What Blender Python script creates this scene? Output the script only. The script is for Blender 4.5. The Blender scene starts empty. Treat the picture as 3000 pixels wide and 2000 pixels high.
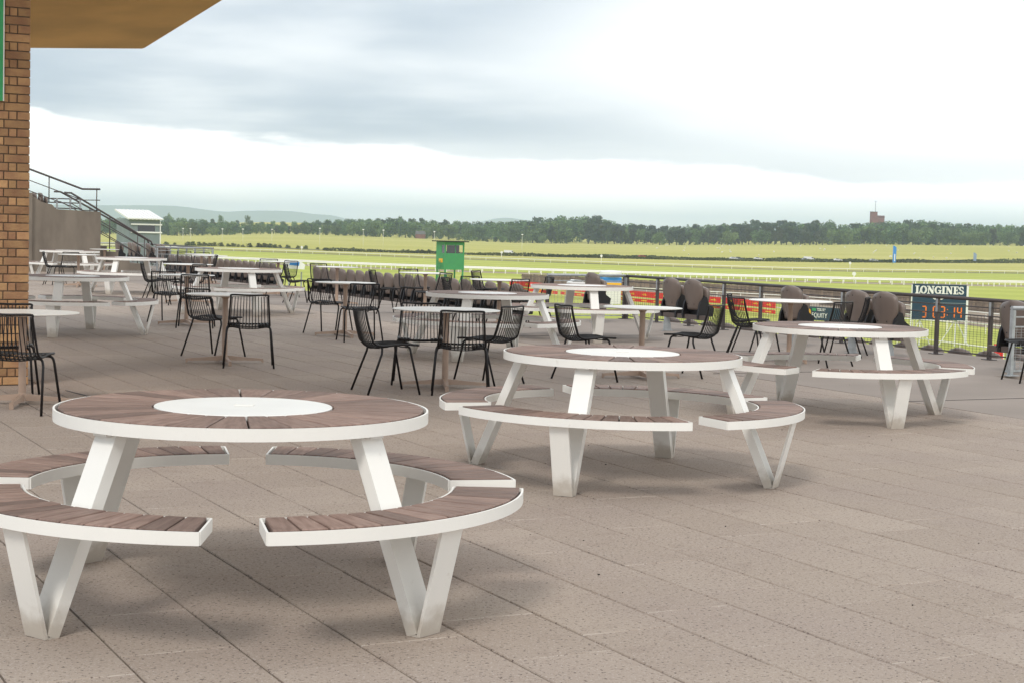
import bpy, bmesh, math, random
from mathutils import Vector, Matrix, noise
R = math.radians
random.seed(7)
SC = bpy.context.scene
COL = SC.collection

# ------------------------------------------------------------------ camera
cam_d = bpy.data.cameras.new("camera"); cam = bpy.data.objects.new("camera", cam_d); COL.objects.link(cam)
PIT, ROLL, CH = 0.0642, 0.026, 1.44
fw = Vector((0, math.cos(PIT), -math.sin(PIT))); rt = Vector((1, 0, 0)); up = Vector((0, math.sin(PIT), math.cos(PIT)))
cr, sr = math.cos(ROLL), math.sin(ROLL)
rx = cr * rt + sr * up; ux = -sr * rt + cr * up
cam.matrix_world = Matrix(((rx.x, ux.x, -fw.x, 0), (rx.y, ux.y, -fw.y, 0), (rx.z, ux.z, -fw.z, CH), (0, 0, 0, 1)))
cam_d.sensor_width = 36; cam_d.lens = 58.75; cam_d.clip_start = 0.1; cam_d.clip_end = 40000
SC.camera = cam
SC.render.engine = 'CYCLES'
SC.cycles.max_bounces = 5; SC.cycles.diffuse_bounces = 3; SC.cycles.glossy_bounces = 2; SC.cycles.transmission_bounces = 2; SC.cycles.volume_bounces = 2; SC.cycles.transparent_max_bounces = 4
SC.view_settings.view_transform = 'Standard'; SC.view_settings.look = 'None'
SC.view_settings.gamma = 1; SC.view_settings.exposure = 0.30; SC.view_settings.use_curve_mapping = False

# ------------------------------------------------------------------ node helpers
def nd(nt, t, **kw):
    n = nt.nodes.new(t)
    for k, v in kw.items():
        if k.startswith('i_'):
            key = k[2:]; key = int(key) if key.isdigit() else key.replace('_', ' ')
            n.inputs[key].default_value = v
        else: setattr(n, k, v)
    return n
def math_n(nt, op, a, b=None, c=None, clamp=False):
    n = nt.nodes.new('ShaderNodeMath'); n.operation = op; n.use_clamp = clamp
    for i, v in enumerate((a, b, c)):
        if v is None: continue
        if isinstance(v, (int, float)): n.inputs[i].default_value = v
        else: nt.links.new(v, n.inputs[i])
    return n.outputs[0]
def mixc(nt, f, a, b, blend='MIX'):
    n = nt.nodes.new('ShaderNodeMix'); n.data_type = 'RGBA'; n.blend_type = blend
    for sock, v in ((n.inputs[0], f), (n.inputs[6], a), (n.inputs[7], b)):
        if isinstance(v, (int, float)): sock.default_value = v
        elif isinstance(v, tuple): sock.default_value = (v[0], v[1], v[2], 1)
        else: nt.links.new(v, sock)
    return n.outputs[2]
def sstep(nt, v, lo, hi):
    n = nt.nodes.new('ShaderNodeMapRange'); n.interpolation_type = 'SMOOTHSTEP'
    nt.links.new(v, n.inputs[0]); n.inputs[1].default_value = lo; n.inputs[2].default_value = hi
    return n.outputs[0]

# ------------------------------------------------------------------ world (overcast sky)
SUN_EL, SUN_AZ = R(47), R(200)      # azimuth clockwise from +Y: behind the camera
W = bpy.data.worlds.new("World"); SC.world = W; W.use_nodes = True
nt = W.node_tree; nt.nodes.clear()
out = nd(nt, 'ShaderNodeOutputWorld'); bg = nd(nt, 'ShaderNodeBackground'); bg.inputs[1].default_value = 0.1
sky = nd(nt, 'ShaderNodeTexSky'); sky.sky_type = 'NISHITA'; sky.sun_disc = False
sky.sun_elevation = SUN_EL; sky.sun_rotation = SUN_AZ; sky.air_density = 1.0; sky.dust_density = 2.0
tc = nd(nt, 'ShaderNodeTexCoord'); sp = nd(nt, 'ShaderNodeSeparateXYZ'); nt.links.new(tc.outputs['Generated'], sp.inputs[0])
dx, dy, dz = sp.outputs
den = math_n(nt, 'ADD', math_n(nt, 'MAXIMUM', dz, 0.0), 0.10)
cv = nd(nt, 'ShaderNodeCombineXYZ')
nt.links.new(math_n(nt, 'DIVIDE', dx, den), cv.inputs[0]); nt.links.new(math_n(nt, 'DIVIDE', dy, den), cv.inputs[1])
n1 = nd(nt, 'ShaderNodeTexNoise'); n1.inputs['Scale'].default_value = 0.55; n1.inputs['Detail'].default_value = 5; n1.inputs['Roughness'].default_value = 0.42
mp = nd(nt, 'ShaderNodeMapping'); mp.inputs[1].default_value = (3.1, 1.7, 0); mp.inputs[3].default_value = (1.0, 1.0, 1)
nt.links.new(cv.outputs[0], mp.inputs[0]); nt.links.new(mp.outputs[0], n1.inputs['Vector'])
n2 = nd(nt, 'ShaderNodeTexNoise'); n2.inputs['Scale'].default_value = 1.1; n2.inputs['Detail'].default_value = 5; n2.inputs['Roughness'].default_value = 0.45
nt.links.new(mp.outputs[0], n2.inputs['Vector'])
n3 = nd(nt, 'ShaderNodeTexNoise'); n3.inputs['Scale'].default_value = 4.0; n3.inputs['Detail'].default_value = 6
mp3 = nd(nt, 'ShaderNodeMapping'); mp3.inputs[3].default_value = (1.6, 1.0, 7.0)
nt.links.new(tc.outputs['Generated'], mp3.inputs[0]); nt.links.new(mp3.outputs[0], n3.inputs['Vector'])
# ragged lower edge of the grey cloud bank
edge = math_n(nt, 'ADD', math_n(nt, 'ADD', dz, math_n(nt, 'MULTIPLY', dx, 0.035)), math_n(nt, 'MULTIPLY', math_n(nt, 'SUBTRACT', n3.outputs[0], 0.5), 0.058))
bank = sstep(nt, edge, 0.0445, 0.0515)
thin = math_n(nt, 'ADD', math_n(nt, 'MULTIPLY', dx, -2.0), math_n(nt, 'MULTIPLY', math_n(nt, 'SUBTRACT', n1.outputs[0], 0.5), 2.4))
dens = math_n(nt, 'ADD', math_n(nt, 'MULTIPLY', sstep(nt, thin, -0.42, 0.34), 0.50), 0.50)
wisp = sstep(nt, n2.outputs[0], 0.32, 0.72)
grey = math_n(nt, 'MULTIPLY', bank, math_n(nt, 'MULTIPLY', dens, math_n(nt, 'ADD', math_n(nt, 'MULTIPLY', wisp, -0.36), 1.0)))
ccol = mixc(nt, grey, (15.4, 15.1, 14.4), (4.75, 5.5, 6.3))
# a breath of blue low over the hills
low = math_n(nt, 'MULTIPLY', sstep(nt, dz, 0.035, 0.012), sstep(nt, n3.outputs[0], 0.35, 0.6))
ccol = mixc(nt, math_n(nt, 'MULTIPLY', low, 0.5), ccol, (9.6, 11.2, 12.4))
skc = mixc(nt, 0.93, sky.outputs[0], ccol)
nt.links.new(skc, bg.inputs[0]); nt.links.new(bg.outputs[0], out.inputs[0])

sun_d = bpy.data.lights.new("sun", 'SUN'); sun = bpy.data.objects.new("sun", sun_d); COL.objects.link(sun)
sun_d.energy = 1.35; sun_d.angle = R(15); sun_d.color = (1.0, 0.95, 0.88)
sdir = Vector((math.sin(SUN_AZ) * math.cos(SUN_EL), math.cos(SUN_AZ) * math.cos(SUN_EL), math.sin(SUN_EL)))
sun.rotation_euler = sdir.to_track_quat('Z', 'Y').to_euler()

# ------------------------------------------------------------------ materials
def material(name, col, rough=0.6, metal=0.0, var=0.0, vscale=3.0, bump=0.0, bscale=40.0, col2=None, objvar=0.0, spec=0.5, stretch=None, coords='Object'):
    m = bpy.data.materials.new(name); m.use_nodes = True; nt = m.node_tree
    b = nt.nodes['Principled BSDF']; b.inputs['Roughness'].default_value = rough; b.inputs['Metallic'].default_value = metal
    b.inputs['Specular IOR Level'].default_value = spec
    b.inputs['Base Color'].default_value = (*col, 1)
    if var or bump or objvar or col2:
        tc = nd(nt, 'ShaderNodeTexCoord'); mp = nd(nt, 'ShaderNodeMapping')
        if coords == 'World':
            g = nd(nt, 'ShaderNodeNewGeometry'); nt.links.new(g.outputs['Position'], mp.inputs[0])
        else: nt.links.new(tc.outputs[coords], mp.inputs[0])
        if stretch: mp.inputs[3].default_value = stretch
        oi = nd(nt, 'ShaderNodeObjectInfo')
        ns = nd(nt, 'ShaderNodeTexNoise'); ns.noise_dimensions = '4D'; ns.inputs['Scale'].default_value = vscale; ns.inputs['Detail'].default_value = 5
        nt.links.new(mp.outputs[0], ns.inputs['Vector'])
        if coords != 'World': nt.links.new(math_n(nt, 'MULTIPLY', oi.outputs['Random'], 37.0), ns.inputs['W'])
        f = ns.outputs[0]
        c2 = col2 if col2 else tuple(c * (1 - var) for c in col)
        c = mixc(nt, sstep(nt, f, 0.3, 0.7), col, c2)
        if objvar:
            k = math_n(nt, 'ADD', math_n(nt, 'MULTIPLY', oi.outputs['Random'], 2 * objvar), 1 - objvar)
            hsv = nd(nt, 'ShaderNodeHueSaturation'); nt.links.new(k, hsv.inputs['Value']); nt.links.new(c, hsv.inputs['Color']); c = hsv.outputs[0]
        nt.links.new(c, b.inputs['Base Color'])
        if bump:
            nb = nd(nt, 'ShaderNodeTexNoise'); nb.inputs['Scale'].default_value = bscale; nb.inputs['Detail'].default_value = 4
            nt.links.new(mp.outputs[0], nb.inputs['Vector'])
            bp = nd(nt, 'ShaderNodeBump'); bp.inputs['Strength'].default_value = bump; bp.inputs['Distance'].default_value = 0.01
            nt.links.new(nb.outputs[0], bp.inputs['Height']); nt.links.new(bp.outputs[0], b.inputs['Normal'])
    return m

M = {}
M['white'] = material('white_powder_coat', (0.84, 0.82, 0.77), 0.42, var=0.05, vscale=2.5, bump=0.03, bscale=300)
nt = M['white'].node_tree; b = nt.nodes['Principled BSDF']; lk = b.inputs['Base Color'].links[0].from_socket
g = nd(nt, 'ShaderNodeNewGeometry'); sz = nd(nt, 'ShaderNodeSeparateXYZ'); nt.links.new(g.outputs['Position'], sz.inputs[0])
dn = nd(nt, 'ShaderNodeTexNoise'); dn.inputs['Scale'].default_value = 16; dn.inputs['Detail'].default_value = 6; nt.links.new(g.outputs['Position'], dn.inputs['Vector'])
dirt = math_n(nt, 'MULTIPLY', sstep(nt, math_n(nt, 'ADD', sz.outputs[2], math_n(nt, 'MULTIPLY', dn.outputs[0], -0.16)), 0.06, -0.06), 0.75)
spots = math_n(nt, 'MULTIPLY', sstep(nt, dn.outputs[0], 0.69, 0.76), 0.18)
nt.links.new(mixc(nt, math_n(nt, 'MAXIMUM', dirt, spots), lk, (0.42, 0.36, 0.29)), b.inputs['Base Color'])
M['disc'] = material('white_table_disc', (0.80, 0.79, 0.75), 0.35, var=0.06, vscale=4)
M['wood'] = material('weathered_slat_wood', (0.250, 0.168, 0.135), 0.6, col2=(0.165, 0.102, 0.080), vscale=9, objvar=0.30, bump=0.25, bscale=60, stretch=(1, 7, 1))
M['groove'] = material('dark_groove', (0.012, 0.009, 0.008), 0.8)
M['black'] = material('black_wire_coat', (0.007, 0.005, 0.005), 0.45, spec=0.35)
M['beige'] = material('beige_pedestal_coat', (0.40, 0.285, 0.215), 0.5, var=0.12, vscale=6)
M['btop'] = material('white_bistro_top', (0.78, 0.76, 0.71), 0.4, var=0.06, vscale=3)
M['shell'] = material('taupe_seat_plastic', (0.175, 0.134, 0.112), 0.42, var=0.15, vscale=4, objvar=0.10)
M['shellb'] = material('black_seat_plastic', (0.006, 0.005, 0.006), 0.5)
M['beam'] = material('brown_seat_beam', (0.10, 0.075, 0.065), 0.5)
M['galv'] = material('galvanised_steel', (0.42, 0.44, 0.45), 0.5, metal=0.35, var=0.25, vscale=14)
M['railpaint'] = material('dark_rail_paint', (0.085, 0.07, 0.068), 0.45, metal=0.2, var=0.2, vscale=5)
M['concrete'] = material('terrace_concrete', (0.285, 0.238, 0.205), 0.85, var=0.18, vscale=0.7, bump=0.15, bscale=60, coords='World')
M['conc_wall'] = material('shuttered_concrete', (0.235, 0.196, 0.155), 0.85, col2=(0.12, 0.098, 0.078), vscale=1.3, bump=0.2, bscale=30, stretch=(1, 1, 0.35))
M['brickmortar'] = material('brown_mortar', (0.15, 0.105, 0.072), 0.9, var=0.35, vscale=20)
M['mortar'] = material('dark_mortar', (0.085, 0.06, 0.045), 0.9, var=0.3, vscale=20)
M['brick'] = material('buff_brick', (0.44, 0.26, 0.12), 0.8, col2=(0.30, 0.155, 0.082), vscale=7, objvar=0.24, bump=0.5, bscale=45)
M['soffit'] = material('ochre_soffit', (0.80, 0.49, 0.16), 0.7, var=0.28, vscale=0.7, objvar=0.0, bump=0.05, bscale=8)
M['green_sign'] = material('green_banner', (0.03, 0.36, 0.12), 0.5)
M['hut'] = material('green_hut_paint', (0.05, 0.28, 0.105), 0.5, var=0.12, vscale=1.5)
M['hutroof'] = material('hut_roof_felt', (0.03, 0.035, 0.03), 0.8)
M['glass'] = material('dark_glass', (0.012, 0.014, 0.018), 0.08, spec=0.8)
M['orange'] = material('orange_sign', (0.85, 0.42, 0.02), 0.5)
M['corr'] = material('grey_corrugated_sheet', (0.27, 0.32, 0.33), 0.5, var=0.12, vscale=2)
M['whitepaint'] = material('white_paint', (0.80, 0.80, 0.78), 0.5, var=0.05, vscale=2)
M['railwhite'] = material('white_running_rail', (0.82, 0.80, 0.72), 0.5)
M['timber'] = material('weathered_hoarding_timber', (0.27, 0.205, 0.15), 0.85, col2=(0.17, 0.125, 0.095), vscale=1.2, objvar=0.25)
M['red'] = material('red_banner', (0.72, 0.016, 0.01), 0.55)
M['yellow'] = material('yellow_print', (0.85, 0.45, 0.02), 0.55)
M['navy'] = material('navy_board', (0.006, 0.036, 0.072), 0.4)
M['blue'] = material('blue_flag', (0.03, 0.22, 0.62), 0.6)
M['bluegrey'] = material('grey_blue_flag', (0.25, 0.33, 0.42), 0.6)
M['bark'] = material('tree_bark', (0.07, 0.055, 0.045), 0.9)
M['asphalt'] = material('road_asphalt', (0.10, 0.095, 0.09), 0.85, var=0.15, vscale=0.05, coords='World')
M['sand'] = material('sand_strip', (0.42, 0.33, 0.23), 0.9, var=0.2, vscale=0.2, coords='World')
M['gravel'] = material('gravel_path', (0.34, 0.27, 0.20), 0.95, var=0.35, vscale=0.35, coords='World')
M['tyre'] = material('tyre_rubber', (0.02, 0.02, 0.02), 0.8)
M['wool'] = material('sheep_wool', (0.75, 0.72, 0.66), 0.9)
M['redbrick'] = material('dark_red_brick', (0.22, 0.085, 0.075), 0.85, var=0.3, vscale=0.3)
M['hill'] = material('far_hill', (0.09, 0.13, 0.06), 0.95, var=0.3, vscale=0.002, coords='World')
M['debris'] = material('dark_debris', (0.02, 0.015, 0.012), 0.9)
M['cover_metal'] = material('channel_cover', (0.05, 0.04, 0.035), 0.6, metal=0.3)
def carpaint(n, c): return material(n, c, 0.25)
M['carw'] = carpaint('white_car_paint', (0.8, 0.8, 0.8)); M['carg'] = carpaint('grey_car_paint', (0.12, 0.13, 0.15))
M['carr'] = carpaint('red_car_paint', (0.5, 0.05, 0.03)); M['cars'] = carpaint('silver_car_paint', (0.4, 0.42, 0.45))
m = bpy.data.materials.new('led_segments'); m.use_nodes = True; b = m.node_tree.nodes['Principled BSDF']
b.inputs['Base Color'].default_value = (0.9, 0.2, 0.01, 1); b.inputs['Emission Color'].default_value = (1, 0.22, 0.015, 1); b.inputs['Emission Strength'].default_value = 0.0
M['led'] = m

def foliage(name, c1, c2, c3):
    m = bpy.data.materials.new(name); m.use_nodes = True; nt = m.node_tree; b = nt.nodes['Principled BSDF']
    b.inputs['Roughness'].default_value = 0.7; b.inputs['Specular IOR Level'].default_value = 0.2
    g = nd(nt, 'ShaderNodeNewGeometry'); oi = nd(nt, 'ShaderNodeObjectInfo')
    c = mixc(nt, g.outputs['Random Per Island'], c1, c2)
    c = mixc(nt, math_n(nt, 'MULTIPLY', oi.outputs['Random'], 0.75), c, c3)
    nz = nd(nt, 'ShaderNodeTexNoise'); nz.inputs['Scale'].default_value = 0.045; nz.inputs['Detail'].default_value = 2; nt.links.new(g.outputs['Position'], nz.inputs['Vector'])
    k = math_n(nt, 'ADD', math_n(nt, 'MULTIPLY', sstep(nt, nz.outputs[0], 0.35, 0.65), 0.9), 0.6)
    hs_ = nd(nt, 'ShaderNodeHueSaturation'); nt.links.new(k, hs_.inputs['Value']); nt.links.new(c, hs_.inputs['Color']); c = hs_.outputs[0]
    nt.links.new(c, b.inputs['Base Color']); return m
M['leaf_green'] = foliage('broadleaf_foliage', (0.115, 0.18, 0.052), (0.03, 0.07, 0.03), (0.13, 0.165, 0.052))
M['leaf_dark'] = foliage('pine_foliage', (0.04, 0.062, 0.032), (0.026, 0.042, 0.024), (0.062, 0.058, 0.038))
M['leaf_bush'] = foliage('hedge_foliage', (0.07, 0.095, 0.03), (0.04, 0.055, 0.022), (0.10, 0.09, 0.04))

UA = R(-63.1); UD = Vector((math.cos(UA), math.sin(UA), 0)); VD = Vector((-UD.y, UD.x, 0))
def UV(u, v, z=0.0): return UD * u + VD * v + Vector((0, 0, z))
UVM = Matrix(((UD.x, VD.x, 0, 0), (UD.y, VD.y, 0, 0), (0, 0, 1, 0), (0, 0, 0, 1)))   # local x = u, y = v

def paver_mat():
    m = bpy.data.materials.new('granite_paver'); m.use_nodes = True; nt = m.node_tree; b = nt.nodes['Principled BSDF']
    b.inputs['Roughness'].default_value = 0.8; b.inputs['Specular IOR Level'].default_value = 0.3
    g = nd(nt, 'ShaderNodeNewGeometry')
    mp = nd(nt, 'ShaderNodeMapping'); mp.inputs[2].default_value = (0, 0, -UA); nt.links.new(g.outputs['Position'], mp.inputs[0])
    s = nd(nt, 'ShaderNodeSeparateXYZ'); nt.links.new(mp.outputs[0], s.inputs[0])
    vi = math_n(nt, 'FLOOR', math_n(nt, 'DIVIDE', math_n(nt, 'SUBTRACT', s.outputs[1], 0.14), 0.4016))
    sh = math_n(nt, 'MULTIPLY', math_n(nt, 'FRACT', math_n(nt, 'MULTIPLY', vi, 0.38)), 0.6)
    uc = math_n(nt, 'DIVIDE', math_n(nt, 'ADD', s.outputs[0], sh), 0.6); ui = math_n(nt, 'FLOOR', uc)
    ue = math_n(nt, 'MULTIPLY', math_n(nt, 'SUBTRACT', 0.5, math_n(nt, 'ABSOLUTE', math_n(nt, 'SUBTRACT', math_n(nt, 'FRACT', uc), 0.5))), 0.6)
    cb = nd(nt, 'ShaderNodeCombineXYZ'); nt.links.new(vi, cb.inputs[0]); nt.links.new(ui, cb.inputs[1])
    wn = nd(nt, 'ShaderNodeTexWhiteNoise'); nt.links.new(cb.outputs[0], wn.inputs['Vector'])
    n1 = nd(nt, 'ShaderNodeTexNoise'); n1.inputs['Scale'].default_value = 62; n1.inputs['Detail'].default_value = 4; n1.inputs['Roughness'].default_value = 0.7
    nt.links.new(g.outputs['Position'], n1.inputs['Vector'])
    n2 = nd(nt, 'ShaderNodeTexNoise'); n2.inputs['Scale'].default_value = 0.9; n2.inputs['Detail'].default_value = 4
    nt.links.new(g.outputs['Position'], n2.inputs['Vector'])
    n3 = nd(nt, 'ShaderNodeTexNoise'); n3.inputs['Scale'].default_value = 110; n3.inputs['Detail'].default_value = 2
    nt.links.new(g.outputs['Position'], n3.inputs['Vector'])
    n4 = nd(nt, 'ShaderNodeTexNoise'); n4.inputs['Scale'].default_value = 5.5; n4.inputs['Detail'].default_value = 5
    nt.links.new(g.outputs['Position'], n4.inputs['Vector'])
    c = mixc(nt, wn.outputs['Value'], (0.37, 0.305, 0.252), (0.315, 0.255, 0.208))
    c = mixc(nt, sstep(nt, n2.outputs[0], 0.35, 0.7), c, (0.315, 0.255, 0.215))
    c = mixc(nt, math_n(nt, 'MULTIPLY', sstep(nt, n4.outputs[0], 0.55, 0.75), 0.35), c, (0.22, 0.165, 0.135))
    c = mixc(nt, math_n(nt, 'MULTIPLY', sstep(nt, n3.outputs[0], 0.56, 0.68), 0.65), c, (0.47, 0.41, 0.37))
    lime = math_n(nt, 'MULTIPLY', sstep(nt, ue, 0.007, 0.003), sstep(nt, n4.outputs[0], 0.42, 0.58))
    c = mixc(nt, math_n(nt, 'MULTIPLY', lime, 0.36), c, (0.55, 0.50, 0.45))
    pit = sstep(nt, n1.outputs[0], 0.435, 0.365)
    c = mixc(nt, math_n(nt, 'MULTIPLY', pit, 0.88), c, (0.085, 0.058, 0.050))
    nt.links.new(c, b.inputs['Base Color'])
    bp = nd(nt, 'ShaderNodeBump'); bp.inputs['Strength'].default_value = 0.7; bp.inputs['Distance'].default_value = 0.005
    nt.links.new(n1.outputs[0], bp.inputs['Height']); nt.links.new(bp.outputs[0], b.inputs['Normal'])
    return m
M['paver'] = paver_mat()

def grass(name, c1, c2, c3, big=0.012, fine=0.6, stripe=None):
    m = bpy.data.materials.new(name); m.use_nodes = True; nt = m.node_tree; b = nt.nodes['Principled BSDF']
    b.inputs['Roughness'].default_value = 0.9; b.inputs['Specular IOR Level'].default_value = 0.1
    g = nd(nt, 'ShaderNodeNewGeometry')
    mp = nd(nt, 'ShaderNodeMapping'); mp.inputs[3].default_value = (0.35, 1, 1); nt.links.new(g.outputs['Position'], mp.inputs[0])
    a = nd(nt, 'ShaderNodeTexNoise'); a.inputs['Scale'].default_value = big; a.inputs['Detail'].default_value = 6; nt.links.new(mp.outputs[0], a.inputs['Vector'])
    f = nd(nt, 'ShaderNodeTexNoise'); f.inputs['Scale'].default_value = fine; f.inputs['Detail'].default_value = 4; nt.links.new(g.outputs['Position'], f.inputs['Vector'])
    c = mixc(nt, sstep(nt, a.outputs[0], 0.35, 0.65), c1, c2)
    c = mixc(nt, math_n(nt, 'MULTIPLY', sstep(nt, f.outputs[0], 0.38, 0.7), 0.7), c, c3)
    if stripe:
        s = nd(nt, 'ShaderNodeSeparateXYZ'); nt.links.new(g.outputs['Position'], s.inputs[0])
        w = math_n(nt, 'SINE', math_n(nt, 'MULTIPLY', math_n(nt, 'ADD', s.outputs[1], math_n(nt, 'MULTIPLY', s.outputs[0], 0.28)), 2 * math.pi / stripe))
        c = mixc(nt, math_n(nt, 'MULTIPLY', sstep(nt, w, -0.3, 0.3), 0.65), c, c3)
    nt.links.new(c, b.inputs['Base Color']); return m
M['field'] = grass('field_grass', (0.42, 0.40, 0.105), (0.50, 0.455, 0.15), (0.34, 0.335, 0.085))
M['turf'] = grass('track_turf', (0.40, 0.44, 0.085), (0.50, 0.50, 0.14), (0.33, 0.37, 0.07), stripe=34)
M['rough'] = grass('rough_grass', (0.30, 0.27, 0.11), (0.22, 0.22, 0.08), (0.15, 0.15, 0.06), big=0.03)

# ------------------------------------------------------------------ mesh builder
class MB:
    def __init__(s): s.v = []; s.f = []; s.sm = []
    def add(s, vs, fs, smooth=False):
        o = len(s.v); s.v += [tuple(p) for p in vs]; s.f += [tuple(i + o for i in f) for f in fs]; s.sm += [smooth] * len(fs); return s
    def box(s, c, d, rot=None):
        hx, hy, hz = d[0] / 2, d[1] / 2, d[2] / 2
        vs = [Vector((x, y, z)) for x in (-hx, hx) for y in (-hy, hy) for z in (-hz, hz)]
        if rot is not None: vs = [rot @ v for v in vs]
        c = Vector(c)
        return s.add([v + c for v in vs], [(0, 1, 3, 2), (4, 6, 7, 5), (0, 4, 5, 1), (2, 3, 7, 6), (0, 2, 6, 4), (1, 5, 7, 3)])
    def bbox(s, c, d, ch=0.004, rot=None):          # box whose top edges are chamfered
        hx, hy, hz = d[0] / 2, d[1] / 2, d[2] / 2
        vs = [Vector((x * hx, y * hy, -hz)) for x, y in ((-1, -1), (1, -1), (1, 1), (-1, 1))]
        vs += [Vector((x * hx, y * hy, hz - ch)) for x, y in ((-1, -1), (1, -1), (1, 1), (-1, 1))]
        vs += [Vector((x * (hx - ch), y * (hy - ch), hz)) for x, y in ((-1, -1), (1, -1), (1, 1), (-1, 1))]
        if rot is not None: vs = [rot @ v for v in vs]
        c = Vector(c); fs = [(3, 2, 1, 0), (8, 9, 10, 11)]
        for k in (0, 4):
            for i in range(4): j = (i + 1) % 4; fs.append((k + i, k + j, k + 4 + j, k + 4 + i))
        return s.add([v + c for v in vs], fs)
    def bar(s, a, b, w, t, side=(0, 0, 1)):         # rectangular bar a->b, width w across 'side x dir', t along side
        a, b = Vector(a), Vector(b); d = (b - a).normalized(); sd = Vector(side)
        x = d.cross(sd)
        if x.length < 1e-4: x = d.cross(Vector((1, 0, 0)))
        x.normalize(); y = x.cross(d)
        vs = [p + x * i * w / 2 + y * j * t / 2 for p in (a, b) for i, j in ((-1, -1), (1, -1), (1, 1), (-1, 1))]
        return s.add(vs, [(0, 1, 2, 3), (7, 6, 5, 4), (0, 4, 5, 1), (1, 5, 6, 2), (2, 6, 7, 3), (3, 7, 4, 0)])
    def tube(s, pts, r, n=8, cap=True):
        pts = [Vector(p) for p in pts]; vs = []; N = len(pts); pn = None
        for i, p in enumerate(pts):
            d = (pts[min(i + 1, N - 1)] - pts[max(i - 1, 0)]).normalized()
            if pn is None:
                a = Vector((0, 0, 1)) if abs(d.z) < 0.9 else Vector((1, 0, 0)); pn = (a - d * a.dot(d)).normalized()
            else: pn = (pn - d * pn.dot(d)).normalized()
            q = d.cross(pn); ri = r[i] if isinstance(r, (list, tuple)) else r
            vs += [p + (pn * math.cos(t) + q * math.sin(t)) * ri for t in [2 * math.pi * k / n for k in range(n)]]
        fs = []
        for i in range(N - 1):
            for k in range(n): fs.append((i * n + k, i * n + (k + 1) % n, (i + 1) * n + (k + 1) % n, (i + 1) * n + k))
        s.add(vs, fs, n > 4)
        if cap:
            o = len(s.v) - len(vs)
            s.f += [tuple(o + k for k in reversed(range(n))), tuple(o + (N - 1) * n + k for k in range(n))]; s.sm += [False, False]
        return s
    def lathe(s, prof, n=32, c=(0, 0, 0)):           # prof: (r, z) bottom->top, capped
        c = Vector(c); vs = []; fs = []
        for r, z in prof: vs += [c + Vector((r * math.cos(2 * math.pi * k / n), r * math.sin(2 * math.pi * k / n), z)) for k in range(n)]
        for i in range(len(prof) - 1):
            for k in range(n): fs.append((i * n + k, i * n + (k + 1) % n, (i + 1) * n + (k + 1) % n, (i + 1) * n + k))
        fs += [tuple(reversed(range(n))), tuple((len(prof) - 1) * n + k for k in range(n))]
        return s.add(vs, fs)
    def ring(s, r0, r1, z0, z1, a0, a1, n, closed=False):   # annular sector prism
        vs = []; fs = []; cnt = n if closed else n + 1
        for i in range(cnt):
            a = a0 + (a1 - a0) * i / n; c, q = math.cos(a), math.sin(a)
            vs += [(r0 * c, r0 * q, z0), (r1 * c, r1 * q, z0), (r1 * c, r1 * q, z1), (r0 * c, r0 * q, z1)]
        for i in range(n):
            j = (i + 1) % cnt
            for k in range(4): l = (k + 1) % 4; fs.append((i * 4 + k, j * 4 + k, j * 4 + l, i * 4 + l))
        if not closed: fs += [(0, 1, 2, 3), (n * 4 + 3, n * 4 + 2, n * 4 + 1, n * 4)]
        return s.add(vs, fs)
    def prism(s, poly, d, z0=0.0):                   # poly in xy extruded in z
        n = len(poly); vs = [(x, y, z0) for x, y in poly] + [(x, y, z0 + d) for x, y in poly]
        return s.add(vs, [tuple(reversed(range(n))), tuple(range(n, 2 * n))] + [(i, (i + 1) % n, n + (i + 1) % n, n + i) for i in range(n)])
    def grid(s, nu, nv, fn, smooth=True):
        vs = [fn(i / nu, j / nv) for j in range(nv + 1) for i in range(nu + 1)]
        fs = [(j * (nu + 1) + i, j * (nu + 1) + i + 1, (j + 1) * (nu + 1) + i + 1, (j + 1) * (nu + 1) + i) for j in range(nv) for i in range(nu)]
        return s.add(vs, fs, smooth)
    def xform(s, mat): s.v = [tuple(mat @ Vector(p)) for p in s.v]; return s
    def mesh(s, name, mat):
        me = bpy.data.meshes.new(name); me.from_pydata(s.v, [], s.f)
        me.polygons.foreach_set('use_smooth', s.sm)
        for k in (mat if isinstance(mat, (list, tuple)) else [mat]): me.materials.append(k)
        bm = bmesh.new(); bm.from_mesh(me); bmesh.ops.recalc_face_normals(bm, faces=bm.faces); bm.to_mesh(me); bm.free()
        return me
def put(name, me, parent=None, loc=None, rz=None, mat=None):
    o = bpy.data.objects.new(name, me); COL.objects.link(o)
    if parent is not None: o.parent = parent
    if mat is not None: o.matrix_local = mat
    else:
        if loc is not None: o.location = loc
        if rz is not None: o.rotation_euler = (0, 0, rz)
    return o
def tag(o, label=None, cat=None, group=None, kind=None):
    if label: o['label'] = label
    if cat: o['category'] = cat
    if group: o['group'] = group
    if kind: o['kind'] = kind
    return o
def thing(name, label, cat, loc=(0, 0, 0), rz=0.0, group=None):
    o = bpy.data.objects.new(name, None); COL.objects.link(o); o.location = loc; o.rotation_euler = (0, 0, rz); o.empty_display_size = 0.1
    return tag(o, label, cat, group)
def smooth_path(pts, n=6):
    P = [Vector(p) for p in pts]; P = [2 * P[0] - P[1]] + P + [2 * P[-1] - P[-2]]; res = []
    for i in range(1, len(P) - 2):
        for k in range(n):
            t = k / n; a, b, c, d = P[i - 1:i + 3]
            res.append(0.5 * ((2 * b) + (c - a) * t + (2 * a - 5 * b + 4 * c - d) * t * t + (3 * b - a - 3 * c + d) * t ** 3))
    return res + [P[-2]]

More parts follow.
